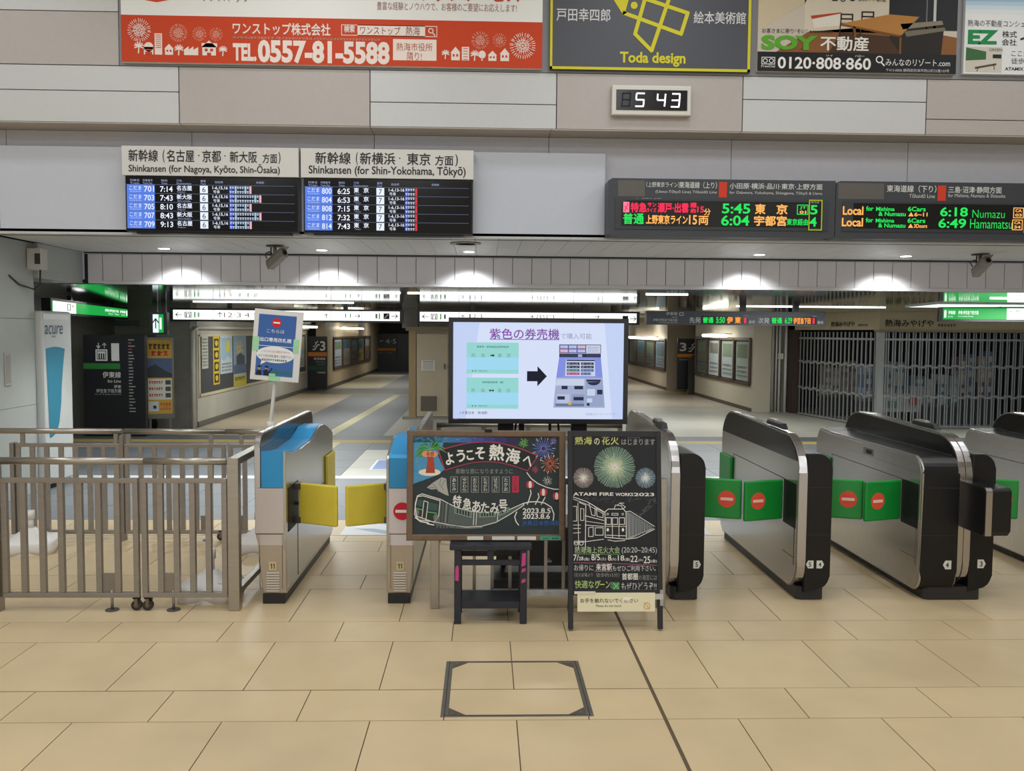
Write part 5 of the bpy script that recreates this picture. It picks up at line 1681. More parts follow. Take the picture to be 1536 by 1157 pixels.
railing(-4.16, -3.245, 8.1, 6, 'rear railing gate in front of the vending machine', z0=.06, z1=.875, rail=1.01, posts=(-4.10, -3.28), ext=(.5, .02))
railing(-3.205, -2.310, 8.1, 6, 'middle rear railing gate with a bolt plate and caster', z0=.06, z1=.875, rail=1.01, posts=(-3.17, -2.44), plate=-2.54, caster=(-2.36, 1), ext=(0, .0))
railing(-2.285, -1.62, 8.1, 4, 'rear railing gate against the back of the blue topped gate', z0=.06, z1=.875, rail=1.01, posts=(-2.17,), plate=-2.25, ext=(.02, 0))

def post(x0, x1, y0, y1, z1, label, m=None):
    mb = MB(); mb.box(x0, x1, y0, y1, 0, z1, m or STEEL, .004); mb.obj('railing_post', label=label, cat='post')
post(-3.30, -3.225, 6.02, 6.09, .99, 'thick steel railing post cut by the left edge of the photo')
post(-4.20, -4.165, 8.06, 8.14, .88, 'thick rear railing post in front of the vending machine', RAILD)
post(-3.242, -3.208, 8.07, 8.14, .955, 'thick rear railing post between two rear gates', RAILD)
def side_rail():
    t = thing('side_railing', 'thick steel post with sloping side frame joining the front railing to the blue topped gate', 'railing', (-1.68, 6.4, 0))
    mb = MB(); mb.box(-1.715, -1.64, 6.03, 6.10, 0, 1.04, STEEL, .004); mb.obj('post', t)
    mb = MB(); mb.box(-1.715, -1.645, 6.101, 7.9, .99, 1.038, STEEL, .004); mb.obj('top_bar', t)
    mb = MB(); mb.box(-1.705, -1.655, 6.10, 7.9, .09, .13, STEEL, .003); mb.obj('bottom_bar', t)
    for y in (6.8, 7.85):
        mb = MB(); mb.box(-1.70, -1.66, y, y + .04, 0 if y > 7 else .13, 1.0, RAIL, .003); mb.obj('bar', t)
side_rail()

def island_railing():
    t = thing('island_railing', 'steel railing behind the chalkboards, on the floor between the blue topped and dark gates', 'railing', (.45, 6.1, 0))
    mb = MB(); mb.box(-.357, -.297, 6.07, 6.13, 0, .90, STEEL, .004); mb.obj('post', t)
    mb = MB(); mb.box(1.20, 1.26, 6.07, 6.13, 0, .90, STEEL, .004); mb.obj('post', t)
    mb = MB(); mb.box(-.297, 1.20, 6.085, 6.115, .098, .128, mat('B9B4AE', .35, .6)); mb.obj('bottom_bar', t)
    mb = MB(); mb.box(-.297, 1.20, 6.085, 6.115, .86, .90, RAIL); mb.obj('top_bar', t)
    for i in range(12):
        x = -.06 + i * .1225 - .12
        if x > 1.15: continue
        mb = MB(); mb.box(x - .011, x + .011, 6.09, 6.11, .128, .86, RAIL); mb.obj('bar', t)
    mb = MB(); mb.box(.28, 1.0, 6.075, 6.085, .09, .125, mat('C9C9CC', .5, var=.15, scale=14)); mb.obj('tape_wrap', t)
island_railing()
def island_back_rail():
    t = thing('island_railing', 'steel railing at the back of the gate island, seen under the television', 'railing', (.4, 8.05, 0))
    mb = MB(); mb.cyl((-.42, 8.05, 1.06), (1.25, 8.05, 1.06), .024, STEEL, 14); mb.obj('handrail', t)
    mb = MB(); mb.box(-.42, 1.25, 8.03, 8.07, .94, .97, RAIL); mb.obj('top_bar', t)
    mb = MB(); mb.box(-.42, 1.25, 8.03, 8.07, .08, .11, RAIL); mb.obj('bottom_bar', t)
    for i, x in enumerate((-.40, .0, .40, .82, 1.23)):
        mb = MB(); mb.box(x - .02, x + .02, 8.03, 8.07, 0 if i in (0, 4, 2) else .11, 1.04, RAIL); mb.obj('bar', t)
island_back_rail()

# ================================================================== placard and white bases
def sq_ring(cx, cy, r, z, p=4.0, n=32, wob=0.0):
    out = []
    for i in range(n):
        a = 2 * math.pi * i / n
        c, s = math.cos(a), math.sin(a)
        k = r / ((abs(c) ** p + abs(s) ** p) ** (1 / p))
        zz = z + wob * (0.5 + 0.5 * math.cos(4 * a)) ** 3
        out.append((cx + c * k, cy + s * k, zz))
    return out
def placard_base(x, y, rz, r, label, stub, t=None):
    w = mat('DCD9D6', .4, var=.03, scale=5)
    own = t is None
    if own: t = thing('sign_weight', label, 'sign weight', (x, y, 0), rz, group='white plastic sign weights on the floor')
    mb = MB()
    rr = [sq_ring(0, 0, r * .98, 0.0, 7, 48, .03), sq_ring(0, 0, r, .04, 7, 48, .006), sq_ring(0, 0, r, .09, 7, 48), sq_ring(0, 0, r * .95, .108, 7, 48), sq_ring(0, 0, r * .66, .125, 4, 48), sq_ring(0, 0, r * .5, .155, 3, 48), sq_ring(0, 0, .06, .175, 2, 48), sq_ring(0, 0, .045, .20, 2, 48)]
    mb.loft(rr, w)
    b = mb.obj('base_body' if own else 'base', t, local=True)
    mb = MB()
    mb.cyl((0, 0, .195), (0, 0, .29), .026, w, 14); mb.cyl((0, 0, .275), (0, 0, .345), .035, w, 14)
    mb.obj('pole_socket', t, local=True)
    mb = MB(); mb.cyl((r * .5, -r * .5, .115), (r * .5, -r * .5, .135), .03, w, 14); mb.obj('filler_cap', t, local=True)
    return t
placard_base(-3.86, 7.72, .25, .215, 'white plastic sign weight without a pole, far left between the two railings', True)
placard_base(-1.93, 6.37, .0, .20, 'white plastic sign weight standing right behind the narrower front railing gate', True)
def placard():
    x, y = -1.93, 7.72
    t = thing('placard_stand', 'blue no-entry placard on a white pole and white plastic base, beside the blue topped gate', 'placard', (x, y, 0))
    placard_base(x, y, 0, .20, None, False, t)
    top = Vector((-1.775 - x, 0, 1.50)); bot = Vector((-1.90 - x, 0, .33))
    mb = MB(); mb.tube([(0, 0, .30), bot, top, top + (top - bot).normalized() * .35 + Vector((0, .02, 0))], .016, mat('DAD9D6', .4), 10); mb.obj('pole', t, local=True)
    mb = MB(); p = bot + (top - bot) * .635; mb.cyl(p - Vector((0, 0, .03)), p + Vector((.005, 0, .04)), .032, mat('DAD9D6', .4), 14); mb.obj('pole_joint', t, local=True)
    a = math.radians(4.3)
    mb = MB()
    mb.M = Matrix.Translation((-1.755 - x, -.03, 1.765)) @ Matrix.Rotation(a, 4, 'Y') @ Matrix.Rotation(math.radians(-2), 4, 'X')
    mb.box(-.205, .205, -.006, .012, -.30, .30, mat('E3E0DE', .45, var=.02), .004)
    mb.obj('backing_board', t, local=True)
    mb = MB()
    mb.M = Matrix.Translation((-1.755 - x, -.03, 1.765)) @ Matrix.Rotation(a, 4, 'Y') @ Matrix.Rotation(math.radians(-2), 4, 'X')
    B = Board(mb, (-.205, -.0065, .30), (1, 0, 0), (0, 0, 1), (0, 0, 100, 146), (.41, .60), eps=.0009)
    bl = mat('2C5FA8', .3)
    B.rect(10, 10, 87, 136, bl, 1)
    tp = ink('A9DDB0'); B.rect(0, 57, 14, 86, tp, 2); B.rect(84, 57, 96, 86, tp, 2); B.rect(38, 136, 62, 146, tp, 2); B.rect(30, 131, 52, 137, tp, 2)
    no_entry(B, 47, 26, 9.6, ink('D8232F'), WHITE, 2)
    lt = ink('E6EAF2')
    B.text(28, 40, 64, 47, 'こちらは', lt, 2); B.text(15, 57, 80, 66, '出口専用改札機', lt, 2, .03)
    B.rect(10, 74, 87, 75.2, lt, 2)
    B.ell(49, 92, 39, 17, ink('F2F2F0'), 2); B.poly([(22, 102), (34, 106), (20, 114)], ink('F2F2F0'), 2)
    B.text(20, 83, 78, 88, 'こちらから出る場合の方から', ink('C96A6A'), 3); B.text(14, 92, 84, 98, 'みどり色の改札機をご利用下さい', ink('4E5A7A'), 3); B.fuzz(22, 101, 74, 105, ink('7A6A6A'), 3, 12, 2)
    sk, su = ink('B58A74'), ink('1E2433')
    for px in (18, 33): B.ell(px, 121, 3.2, 4, sk, 3, 12); B.ell(px, 118, 4, 2, su, 4, 12); B.poly([(px - 6, 136), (px - 5, 127), (px, 125), (px + 5, 127), (px + 6, 136)], su, 3)
    B.line([(27, 128), (34, 124)], 3, su, 4); B.line([(38, 130), (44, 121)], 2.5, su, 4)
    for i in range(3): B.poly([(45 + i * 14, 125), (52 + i * 14, 125), (52 + i * 14, 121.5), (58 + i * 14, 127.5), (52 + i * 14, 133.5), (52 + i * 14, 130), (45 + i * 14, 130)], ink('2F7A6A'), 3)
    mb.obj('printed_sheet', t, local=True)
placard()

# ================================================================== television
def television():
    t = thing('television', 'large black television showing a pale blue ticket machine notice, on a black floor stand', 'television', (.395, 6.7, 0))
    k = mat('101116', .35)
    mb = MB()
    x0, x1, z0, z1, y = -.257, 1.053, 1.228, 2.0, 6.55
    mb.box(x0, x1, y + .002, y + .06, z0, z1, k, .006); mb.box(x0 + .15, x1 - .15, y + .06, y + .10, z0 + .12, z1 - .15, k, .01)
    for a in ((x0, x0 + .034, z0, z1), (x1 - .034, x1, z0, z1), (x0 + .034, x1 - .034, z1 - .034, z1), (x0 + .034, x1 - .034, z0, z0 + .036)):
        mb.box(a[0], a[1], y - .012, y + .01, a[2], a[3], k)
    B = front_board(mb, x0, x1, z0, z1, y - .012, (673, 478, 942, 638))
    B.text(680.5, 629.5, 688, 631.8, 'SHARP', ink('B9B9BB'), 1)
    mb.obj('casing', t)
    mb = MB()
    sx0, sx1, sz0, sz1 = x0 + .033, x1 - .033, z0 + .036, z1 - .033
    mb.box(sx0, sx1, y - .004, y + .004, sz0, sz1, glow('D3DDF6', .92))
    B = front_board(mb, sx0, sx1, sz0, sz1, y - .004, (681, 484, 934, 627), eps=.0008)
    e = .9
    B.poly([(681, 484), (720, 484), (700, 627), (681, 627)], glow('C3D2F5', e), 1); B.poly([(934, 484), (905, 484), (918, 627), (934, 627)], glow('C3D2F5', e), 1)
    B.text(735, 493, 838, 509, '紫色の券売機', glow('8A4FB0', .75), 3, .012); B.rect(735, 508.6, 838, 509.8, glow('9B7FC0', .8), 3)
    B.text(840, 499.5, 886, 508, 'で購入可能', glow('9AA0BE', .8), 3)
    c1, c2, c3 = glow('9CE0DC', .8), glow('A6E8EC', .85), glow('A3DDF8', .85)
    for y0, y1 in ((514, 560), (566, 612)):
        B.rect(701, y0, 778, y1, c1, 2); B.rect(701, y0 + 22, 778, y0 + 40, c3, 3); B.rect(701, y0 + 40, 778, y1, c1, 3)
    dk, gy = glow('3B4A55', .4), glow('7FA9B0', .7)
    B.text(716, 518.5, 763, 522, '乗車券・新幹線自由席特急券', dk, 4); B.text(724, 571, 756, 574.5, '新幹線回数券（乗）', dk, 4)
    for yy in (530, 582):
        for xx, ch in ((708, '熱'), (722, '海'), (747, '東'), (760, '京')): B.text(xx, yy, xx + 6, yy + 6, ch, gy, 4)
    bk = glow('20283A', .25)
    B.rect(736, 532.2, 740, 533.8, bk, 4); B.poly([(739.5, 530.8), (739.5, 535.2), (742.5, 533)], bk, 4)
    B.rect(736, 584.4, 740, 585.6, bk, 4); B.poly([(739.5, 583), (739.5, 587), (742, 585)], bk, 4); B.poly([(736.5, 583), (736.5, 587), (734, 585)], bk, 4)
    for yy in (556, 608):
        for xx in (710, 714.5): B.ell(xx, yy, .9, .9, bk, 4, 8)
        B.fuzz(719, yy - 1, 732, yy + 1, gy, 4, 5)
    B.poly([(790.5, 556), (806, 556), (806, 548.5), (820, 563.5), (806, 578.5), (806, 571), (790.5, 571)], glow('2A2C48', .35), 3)
    B.text(690, 616, 732, 620.5, 'ＪＲ東日本　熱海駅', glow('4A5270', .5), 3); B.text(878, 617.5, 924, 621.5, '（画像はイメージです）', glow('A9B0CC', .8), 3)
    # ticket machine picture
    lav, gr, lg, dk2 = glow('8C9CF2', .75), glow('B0BCDF', .75), glow('CBD6EE', .85), glow('3A4468', .4)
    B.rect(838, 516, 900, 529, glow('59608F', .5), 3)
    for i in range(3):
        for j in range(2): B.rect(839 + i * 13, 517 + j * 6, 851 + i * 13, 522 + j * 6, glow(('B6A9EE', '9CB3F2', 'D9A3C4')[(i + j * 2) % 3], .75), 4); B.text(840 + i * 13, 518 + j * 6, 850 + i * 13, 521.5 + j * 6, '券売機', glow('E4E8FA', .8), 5)
    B.rect(878, 517, 899, 528.5, glow('D5DCF2', .8), 4); B.fuzz(880, 519, 897, 523, gr, 5, 6); B.fuzz(880, 524, 897, 527, gr, 5, 6, 4)
    B.rect(838, 529.5, 900, 535, glow('4B5275', .45), 3); B.rect(866, 530.5, 872, 534.5, gr, 4); B.rect(873, 530.5, 878, 534.5, dk2, 4)
    B.poly([(838, 535), (900, 535), (903, 565), (834, 565)], lav, 3)
    B.poly([(848, 538), (891, 538), (892, 563), (847, 563)], lg, 4); B.rect(849, 538.5, 891, 540.5, dk2, 5)
    for j, col in enumerate(('3A4468', '3A4468', '4E9A90', 'E05AA0')):
        for i in range(2): B.rect(849.5 + i * 21, 542.5 + j * 5, 868.5 + i * 21 - (4 if (i and j == 3) else 0), 546.2 + j * 5, glow(col if not (i and j > 1) else '6A7FC0', .5), 5); B.text(851 + i * 21, 543.3 + j * 5, 866 + i * 21, 545.4 + j * 5, 'きっぷ', glow('D5DCF2', .7), 6)
    B.poly([(834, 565), (903, 565), (907, 610), (830, 610)], gr, 3)
    B.poly([(835, 567), (876, 567), (876, 577), (833, 577)], lg, 4); B.poly([(878, 567), (903, 567), (905, 608), (878, 608)], glow('A7B6DC', .7), 4)
    B.ell(889.5, 571, 9.5, 5.5, dk2, 5, 20, 0, math.pi); B.rect(879, 568, 900, 571, dk2, 5)
    for x, y_, w in ((842, 577.5, 9), (861, 577.5, 13), (836, 593, 11), (860, 594, 15)): B.rect(x, y_, x + w, y_ + 5, dk2, 5)
    B.rect(835, 590, 854, 603, glow('BFCBE8', .8), 4); B.rect(857, 590, 876, 604, glow('9FADD4', .7), 4); B.rect(833, 604, 876, 608, glow('7F8BB4', .6), 5); B.rect(852, 602, 857, 606, glow('D9C24A', .7), 6)
    B.rect(895, 583, 903, 590, dk2, 5); B.rect(880, 582, 892, 592, lg, 5); B.rect(880, 596, 888, 602, lg, 5); B.rect(880, 603, 884, 607, dk2, 5)
    mb.obj('screen', t)
    mb = MB()
    for x in (.12, .66):
        mb.box(x - .015, x + .10, 6.57, 6.62, .45, 1.30, BLACKM)
    mb.obj('support_column', t)
    mb = MB(); mb.box(.26, .30, 6.60, 6.64, 1.1, 1.24, BLACKM); mb.obj('rear_bracket', t); mb = MB(); mb.box(.48, .50, 6.6, 6.62, 1.05, 1.24, BLACKM); mb.obj('rear_bracket', t)
    for a in ([(.55, 6.61, 1.24), (.56, 6.60, 1.12), (.55, 6.61, 1.0)], [(.24, 6.61, 1.24), (.23, 6.60, 1.14), (.26, 6.61, 1.0)]):
        mb = MB(); mb.tube(a, .008, BLACK); mb.obj('cable', t)
    mb = MB(); mb.box(.10, .98, 6.50, 6.98, .185, .47, mat('141417', .45), .008)
    B = front_board(mb, .10, .98, .185, .47, 6.50, (0, 0, 100, 30)); B.rect(41, 25.5, 46, 27.2, ink('9A9A9C'), 1); B.rect(41.5, 24, 45, 25, ink('6A6A6C'), 1)
    mb.obj('shelf_box', t)
    mb = MB(); mb.box(.08, 1.0, 6.48, 7.0, 0, .09, mat('141417', .5), .006); mb.obj('base', t)
    mb = MB()
    for x in (.14, .92): mb.box(x, x + .04, 6.85, 6.9, .09, .185, BLACKM)
    mb.obj('base_strut', t)
television()

# ================================================================== framed chalkboard and stool
CW, CGY = ink('E4E2DC'), ink('8E918E')
CK = mat('293337', .75, var=.10, scale=7)
def chalk_frame(mb, x0, x1, z0, z1, w, m, y0, y1):
    mb.prism([(x0, z0), (x0 + w, z0), (x0 + w, z1), (x0, z1)], y0, y1, 'y', m, bev=.008)
    mb.prism([(x1 - w, z0), (x1, z0), (x1, z1), (x1 - w, z1)], y0, y1, 'y', m, bev=.008)
    mb.prism([(x0 + w * .3, z0), (x1 - w * .3, z0), (x1 - w * .3, z0 + w), (x0 + w * .3, z0 + w)], y0 + .001, y1, 'y', m, bev=.008)
    mb.prism([(x0 + w * .3, z1 - w), (x1 - w * .3, z1 - w), (x1 - w * .3, z1), (x0 + w * .3, z1)], y0 + .001, y1, 'y', m, bev=.008)

def framed_chalkboard():
    x, y, z = .02, 5.86, .524
    t = thing('chalkboard', 'brown framed chalkboard with palm tree, train and fireworks drawings, resting on the dark stool', 'chalkboard', (x, y, z))
    t.rotation_euler = (math.radians(-5.5), 0, 0)
    Wd, Hh = 1.045, .725
    wood = mat('6B5642', .5, var=.12, scale=10, stretch=(2, 2, 2))
    mb = MB()
    chalk_frame(mb, -Wd/2, Wd/2, 0, Hh, .042, wood, -.018, .02)
    mb.obj('frame', t, local=True)
    mb = MB()
    mb.box(-.012, .035, -.024, -.005, Hh - .012, Hh + .008, BLACKM, .003); mb.obj('frame_clip', t, local=True)
    mb = MB()
    mb.box(-Wd/2 + .04, Wd/2 - .04, -.006, .015, .04, Hh - .04, CK)
    B = Board(mb, (-Wd/2, -.006, Hh), (1, 0, 0), (0, 0, 1), (611, 646, 849, 805.5), (Wd, Hh), eps=.0005)
    # sky and sea
    for i in range(9):
        c = ('5A93B8', '4F8AB4', '4682B0', '4478AE', '4668A8', '46559C', '43478C', '3C3B74', '34315C')[i]
        xa, xb = 620 + i * 17.5, 620 + (i + 1) * 17.5
        B.poly([(xa, 652), (xb, 652), (xb, 663.5 + max(0, 0)), (xa, 664)], ink(c), 1)
    B.poly([(620, 656), (668, 656), (662, 676), (657, 682), (667, 703), (657, 711), (640, 717), (620, 724)], ink('4F93BC'), 1)
    r = random.Random(2)
    for i in range(70):
        xx, yy = r.uniform(621, 660), r.uniform(653, 720)
        if yy > 700 and xx > 640: continue
        if 655 < xx and yy > 664: continue
        B.line([(xx, yy), (xx + r.uniform(2, 6), yy + r.uniform(-.6, .3))], .5, ink(r.choice(('6FB0D2', '3D7CA8', '7DBBD8'))), 2)
    for i in range(40):
        xx, yy = r.uniform(621, 715), r.uniform(652.5, 661)
        B.line([(xx, yy), (xx + r.uniform(2, 6), yy - .4)], .45, ink(r.choice(('6FB0D2', '3D6FA8', '5D9BC8'))), 2)
    # palm island
    B.ell(645, 707, 16.5, 5.2, ink('E3D9C8'), 3)
    B.poly([(642.5, 682), (650, 682), (652, 695), (653, 708), (639, 708), (641, 695)], ink('A8452E'), 4)
    for a in (-2.75, -2.2, -1.6, -1.05, -.45, -.05, 2.75, 2.4):
        cx, cy = 646, 674
        L = 19 if a < 2 else 21
        ex, ey = cx + L * math.cos(a) * 1.25, cy + L * math.sin(a) * .75 + abs(math.cos(a)) * 5
        mx, my = (cx + ex) / 2 - 3 * math.sin(a), (cy + ey) / 2 - 5
        B.poly([(cx, cy), (mx - 2.6, my - 2.2), (ex, ey), (mx + 2.8, my + 3.6)], ink(('3F8A4A', '2F7440', '58A050')[int(abs(a) * 10) % 3]), 4)
        B.line([(cx, cy), (mx, my), (ex, ey)], .6, ink('7FC06A'), 5)
    for dx in (-5, 2, 7): B.ell(644 + dx, 680 + abs(dx) * .1, 6, 4.6, ink('DE9270'), 6, 16)
    # banner
    def bz(u): return (660 + u * 153, 677 - 13 * math.sin(math.pi * (u * .92 + .02)) + u * 12)
    up = [(658 + 150 * i / 20, 676.5 - 16 * math.sin(math.pi * (i / 20) * .93 + .05) - .0 + 9.0 * (i / 20) ** 2) for i in range(21)]
    lo = [(668 + 124 * i / 20, 704 - 14.0 * math.sin(math.pi * (i / 20) * .95) + 2.5 * (i / 20)) for i in range(21)]
    B.poly(up + lo[::-1], ink('252B2C'), 3)
    pk = ink('A83A5C')
    B.line(up, 1.5, pk, 4); B.line(lo, 1.3, pk, 4); B.line([up[0], lo[0]], 1.5, pk, 4); B.line([up[-1], lo[-1]], 1.5, pk, 4)
    for x0_, y0_, x1_, y1_, ch, ro in ((668, 678, 681, 696, 'よ', -.2), (685, 674, 698, 692, 'う', -.12), (700, 675, 711, 689, 'こ', -.1), (713, 670, 728, 688, 'そ', -.03), (734, 666, 757, 690, '熱', .03), (759, 672, 781, 694, '海', .12), (785, 683, 800, 697, 'へ', .35)):
        B.text(x0_, y0_, x1_, y1_, ch, CW, 5, .028, 0, ro)
    B.text(684, 701.5, 770, 709, '素敵な旅になりますように', CGY, 3)
    for i, s_ in enumerate(('あたみ', 'ゆがわら', 'おだわら', 'たちかわ', 'はちおうじ', 'たかお')):
        xx = 676 + i * 15.6
        B.frame(xx, 713, xx + 11.4, 736, .9, CGY, 3)
        n = len(s_)
        for j, ch in enumerate(s_): B.text(xx + 3, 715 + j * 19.5 / n, xx + 8.6, 715 + (j + .88) * 19.5 / n, ch, CW, 3)
    B.rect(769, 712, 779, 736, ink('B83350'), 3)
    for j, ch in enumerate('ていしゃ駅'): B.text(771.5, 714 + j * 4, 776.5, 717.4 + j * 4, ch, ink('5A1E2C'), 4)
    # rock
    B.poly([(641, 729), (650, 722), (663, 714), (670, 716), (671, 727), (674, 741), (668, 739), (660, 735), (655, 731), (648, 732)], ink('A9A8A2'), 3)
    for pts in ([(650, 724), (656, 730), (658, 736)], [(662, 716), (660, 724), (666, 732)], [(668, 718), (664, 726)], [(645, 729), (652, 729)]): B.line(pts, .8, ink('6E6F6C'), 4)
    for x0_, y0_, x1_, y1_, ch, ro in ((680, 740, 693, 757, '特', .1), (695, 744, 708, 761, '急', .08), (709, 748, 722, 764, 'あ', .06), (722, 750, 735, 766, 'た', .04), (736, 751, 749, 767, 'み', .02), (749, 746, 762, 764, '号', -.04)):
        B.text(x0_, y0_, x1_, y1_, ch, CW, 5, .02, 0, ro)
    # train
    body = [(627, 741), (634, 738), (662, 746), (680, 755), (700, 762), (735, 766), (757, 764), (785, 752), (787, 754), (765, 768), (745, 779), (722, 785), (700, 786), (676, 783), (650, 778), (630, 776), (623, 768), (624, 752)]
    B.poly(body, ink('57605E'), 3)
    B.line(body, 1.1, CW, 4, True)
    B.poly([(627, 742), (636, 741), (661, 748), (659, 770), (652, 779), (626, 770), (624, 756)], ink('2E3836'), 4)
    B.line([(627, 742), (636, 741), (661, 748), (659, 770), (652, 779), (626, 770), (624, 756)], 1.1, CW, 5, True)
    B.poly([(628, 746), (635, 747), (634, 757), (626, 755)], ink('3B5652'), 5); B.poly([(643, 750), (658, 753), (657, 763), (642, 761)], ink('3B5652'), 5)
    B.line([(637, 748), (634, 773)], 1.0, CW, 6); B.line([(643, 750), (640, 776)], 1.0, CW, 6); B.line([(637, 748), (643, 750)], 1, CW, 6)
    B.line([(625, 759), (634, 761)], 1.2, ink('6FB56A'), 6); B.line([(642, 764), (656, 766)], 1.2, ink('6FB56A'), 6)
    B.line([(624, 772), (632, 778), (644, 780)], 1.6, CW, 6); B.line([(642, 781), (652, 783)], 1.6, CW, 6)
    B.ell(655, 772, 4, 5, ink('6E7673'), 5, 14); B.ell(627, 765, 3, 5, ink('6E7673'), 5, 14)
    for q in (664, 668, 671, 674): B.line([(q, 748 + (q - 664) * .4), (q - 2, 779)], 1.2, CGY if q % 2 else ink('2E3836'), 5)
    for a, b, h, d in ((683, 708, 8, .26), (720, 744, 6.5, -.05), (750, 764, 5, -.45)):
        yy = 757.5 if a < 700 else (765 if a < 745 else 764)
        B.poly([(a, yy), (b, yy + (b - a) * d), (b, yy + (b - a) * d + h), (a, yy + h)], ink('2B3432'), 5)
        B.line([(a, yy), (b, yy + (b - a) * d), (b, yy + (b - a) * d + h), (a, yy + h)], .7, ink('9CBFA8'), 6, True)
        n = int((b - a) / 4)
        for i in range(n): xx = a + (i + .5) * (b - a) / n; B.line([(xx, yy + (xx - a) * d + 1), (xx, yy + (xx - a) * d + h - 1)], 1.4, CGY, 6)
    for q in (712, 716, 748): B.line([(q, 763), (q - 1, 783 if q < 740 else 777)], 1, CW, 5)
    B.line([(652, 781), (685, 787), (705, 788), (725, 786.5)], .8, CGY, 4); B.fuzz(655, 783, 724, 787.5, ink('6A6E6B'), 4, 14, 3)
    # fireworks
    for cx, cy, rr, n, col, sd in ((786, 664, 8, 14, '6FA86A', 1), (816, 672, 17, 22, '6F78C4', 2), (831, 661, 6, 12, '7A6FB4', 3), (826, 694, 14, 18, 'C4664A', 4), (804, 703, 6, 10, 'A84A5C', 5), (822, 719, 8, 12, 'A9ABA8', 6)):
        B.burst(cx, cy, rr * .18, rr, n, .9, ink(col), 3, sd, .3)
    for cx, cy, rr, col in ((816, 672, 17, 'A9D2E0'), (826, 694, 14, 'E0D0A0')):
        B.burst(cx, cy, rr * .8, rr * 1.08, 11, .9, ink(col), 4, 9, .1)
    # lantern string
    B.line([(791, 707), (798, 716), (808, 723), (820, 728), (832, 731), (840, 731)], 1.3, CW, 4)
    for cx, cy in ((796, 724.5), (816, 735.5), (836, 741)):
        B.ell(cx, cy, 6, 6.3, ink('B5354C'), 4, 18); B.ell(cx, cy, 2.4, 5.6, ink('E6DCCB'), 5, 14); B.rect(cx - 2.6, cy + 5, cx + 2.6, cy + 7, ink('17171A'), 6); B.rect(cx - 2.6, cy - 7, cx + 2.6, cy - 5.4, ink('17171A'), 6)
    # steam and bath
    for xx, hgt in ((794, 20), (806, 13), (815, 12)):
        B.line([(xx + 2, 750 - hgt), (xx + 3.5, 752 - hgt * .75), (xx + .5, 752 - hgt * .3), (xx - 2, 753)], 1.4, CW, 4)
    B.line([(785, 752), (795, 749.5), (806, 749), (818, 751), (828, 757), (832, 767), (831, 776)], 1.5, CW, 4)
    B.line([(776, 764), (773, 771), (775, 778), (779, 783)], 1.5, CW, 4)
    B.text(785, 758.5, 827, 766, '2023.8.5', CW, 5, .02); B.text(785, 766.5, 826, 774, '2023.8.6', CW, 5, .02)
    B.text(784, 776, 842, 785, 'JR東日本熱海駅', ink('2F5F9C'), 4, .02)
    mb.obj('board', t, local=True)
    B2 = None
    for i, (a, b, c) in enumerate(((702, 726, 'DAD8D2'), (739, 773, 'DAD8D2'), (777, 805, 'DAD8D2'), (811, 842, '3FA58E'))):
        mb = MB(); kx = Wd / 238
        xa, xb = -Wd/2 + (a - 611) * kx, -Wd/2 + (b - 611) * kx
        mb.box(xa, xb, -.0235, -.0185, .006, .03, ink(c), .001, 1)
        if i == 3:
            Bq = front_board(mb, xa, xb, .006, .03, -.0236, (0, 0, 31, 6)); Bq.fuzz(4, 2, 14, 4, ink('2A5F52'), 1, 6); Bq.fuzz(18, 1.8, 28, 4.2, ink('173A32'), 1, 5)
        mb.obj('label_strip', t, local=True, label='green label strip' if i == 3 else None)
framed_chalkboard()

def stool():
    t = thing('stool', 'dark navy painted wooden stool with pink paint stains, carrying the framed chalkboard', 'stool', (.05, 5.9, 0))
    nv = mat('22242E', .55, var=.12, scale=14); pk = mat('C8408A', .6)
    X0, X1, Y0, Y1 = -.184, .288, 5.745, 6.03
    mb = MB(); mb.box(X0 - .03, X1 + .03, Y0 - .01, Y1 + .02, .488, .522, nv, .005); mb.obj('seat', t)
    for i, (x, y) in enumerate(((X0, Y0), (X1 - .045, Y0), (X0, Y1 - .045), (X1 - .045, Y1 - .045))):
        mb = MB(); mb.box(x, x + .045, y, y + .045, 0, .488, nv, .003)
        if i == 0: mb.prism([(x + .006, .29), (x + .028, .285), (x + .03, .37), (x + .022, .39), (x + .008, .375)], y - .0012, y + .002, 'y', pk)
        if i == 1:
            for za, zb in ((.38, .47), (.34, .37), (.27, .30)): mb.prism([(x + .008, za), (x + .034, za + .01), (x + .036, zb), (x + .012, zb - .004)], y - .0012, y + .002, 'y', pk)
        mb.obj('leg', t)
    for y in (Y0 + .01, Y1 - .035):
        mb = MB(); mb.box(X0 + .045, X1 - .045, y, y + .02, .385, .42, nv, .002); mb.obj('stretcher', t)
    mb = MB(); mb.box(.03, .07, Y0 + .012, Y0 + .03, .42, .488, nv); mb.obj('brace', t)
    mb = MB(); mb.box(X0 + .045, X1 - .045, Y0 + .01, Y1 - .01, .10, .145, nv, .003); mb.obj('shelf', t)
    for x in (X0 + .01, X1 - .03):
        mb = MB(); mb.box(x, x + .02, Y0 + .045, Y1 - .045, .385, .42, nv); mb.obj('stretcher', t)
stool()

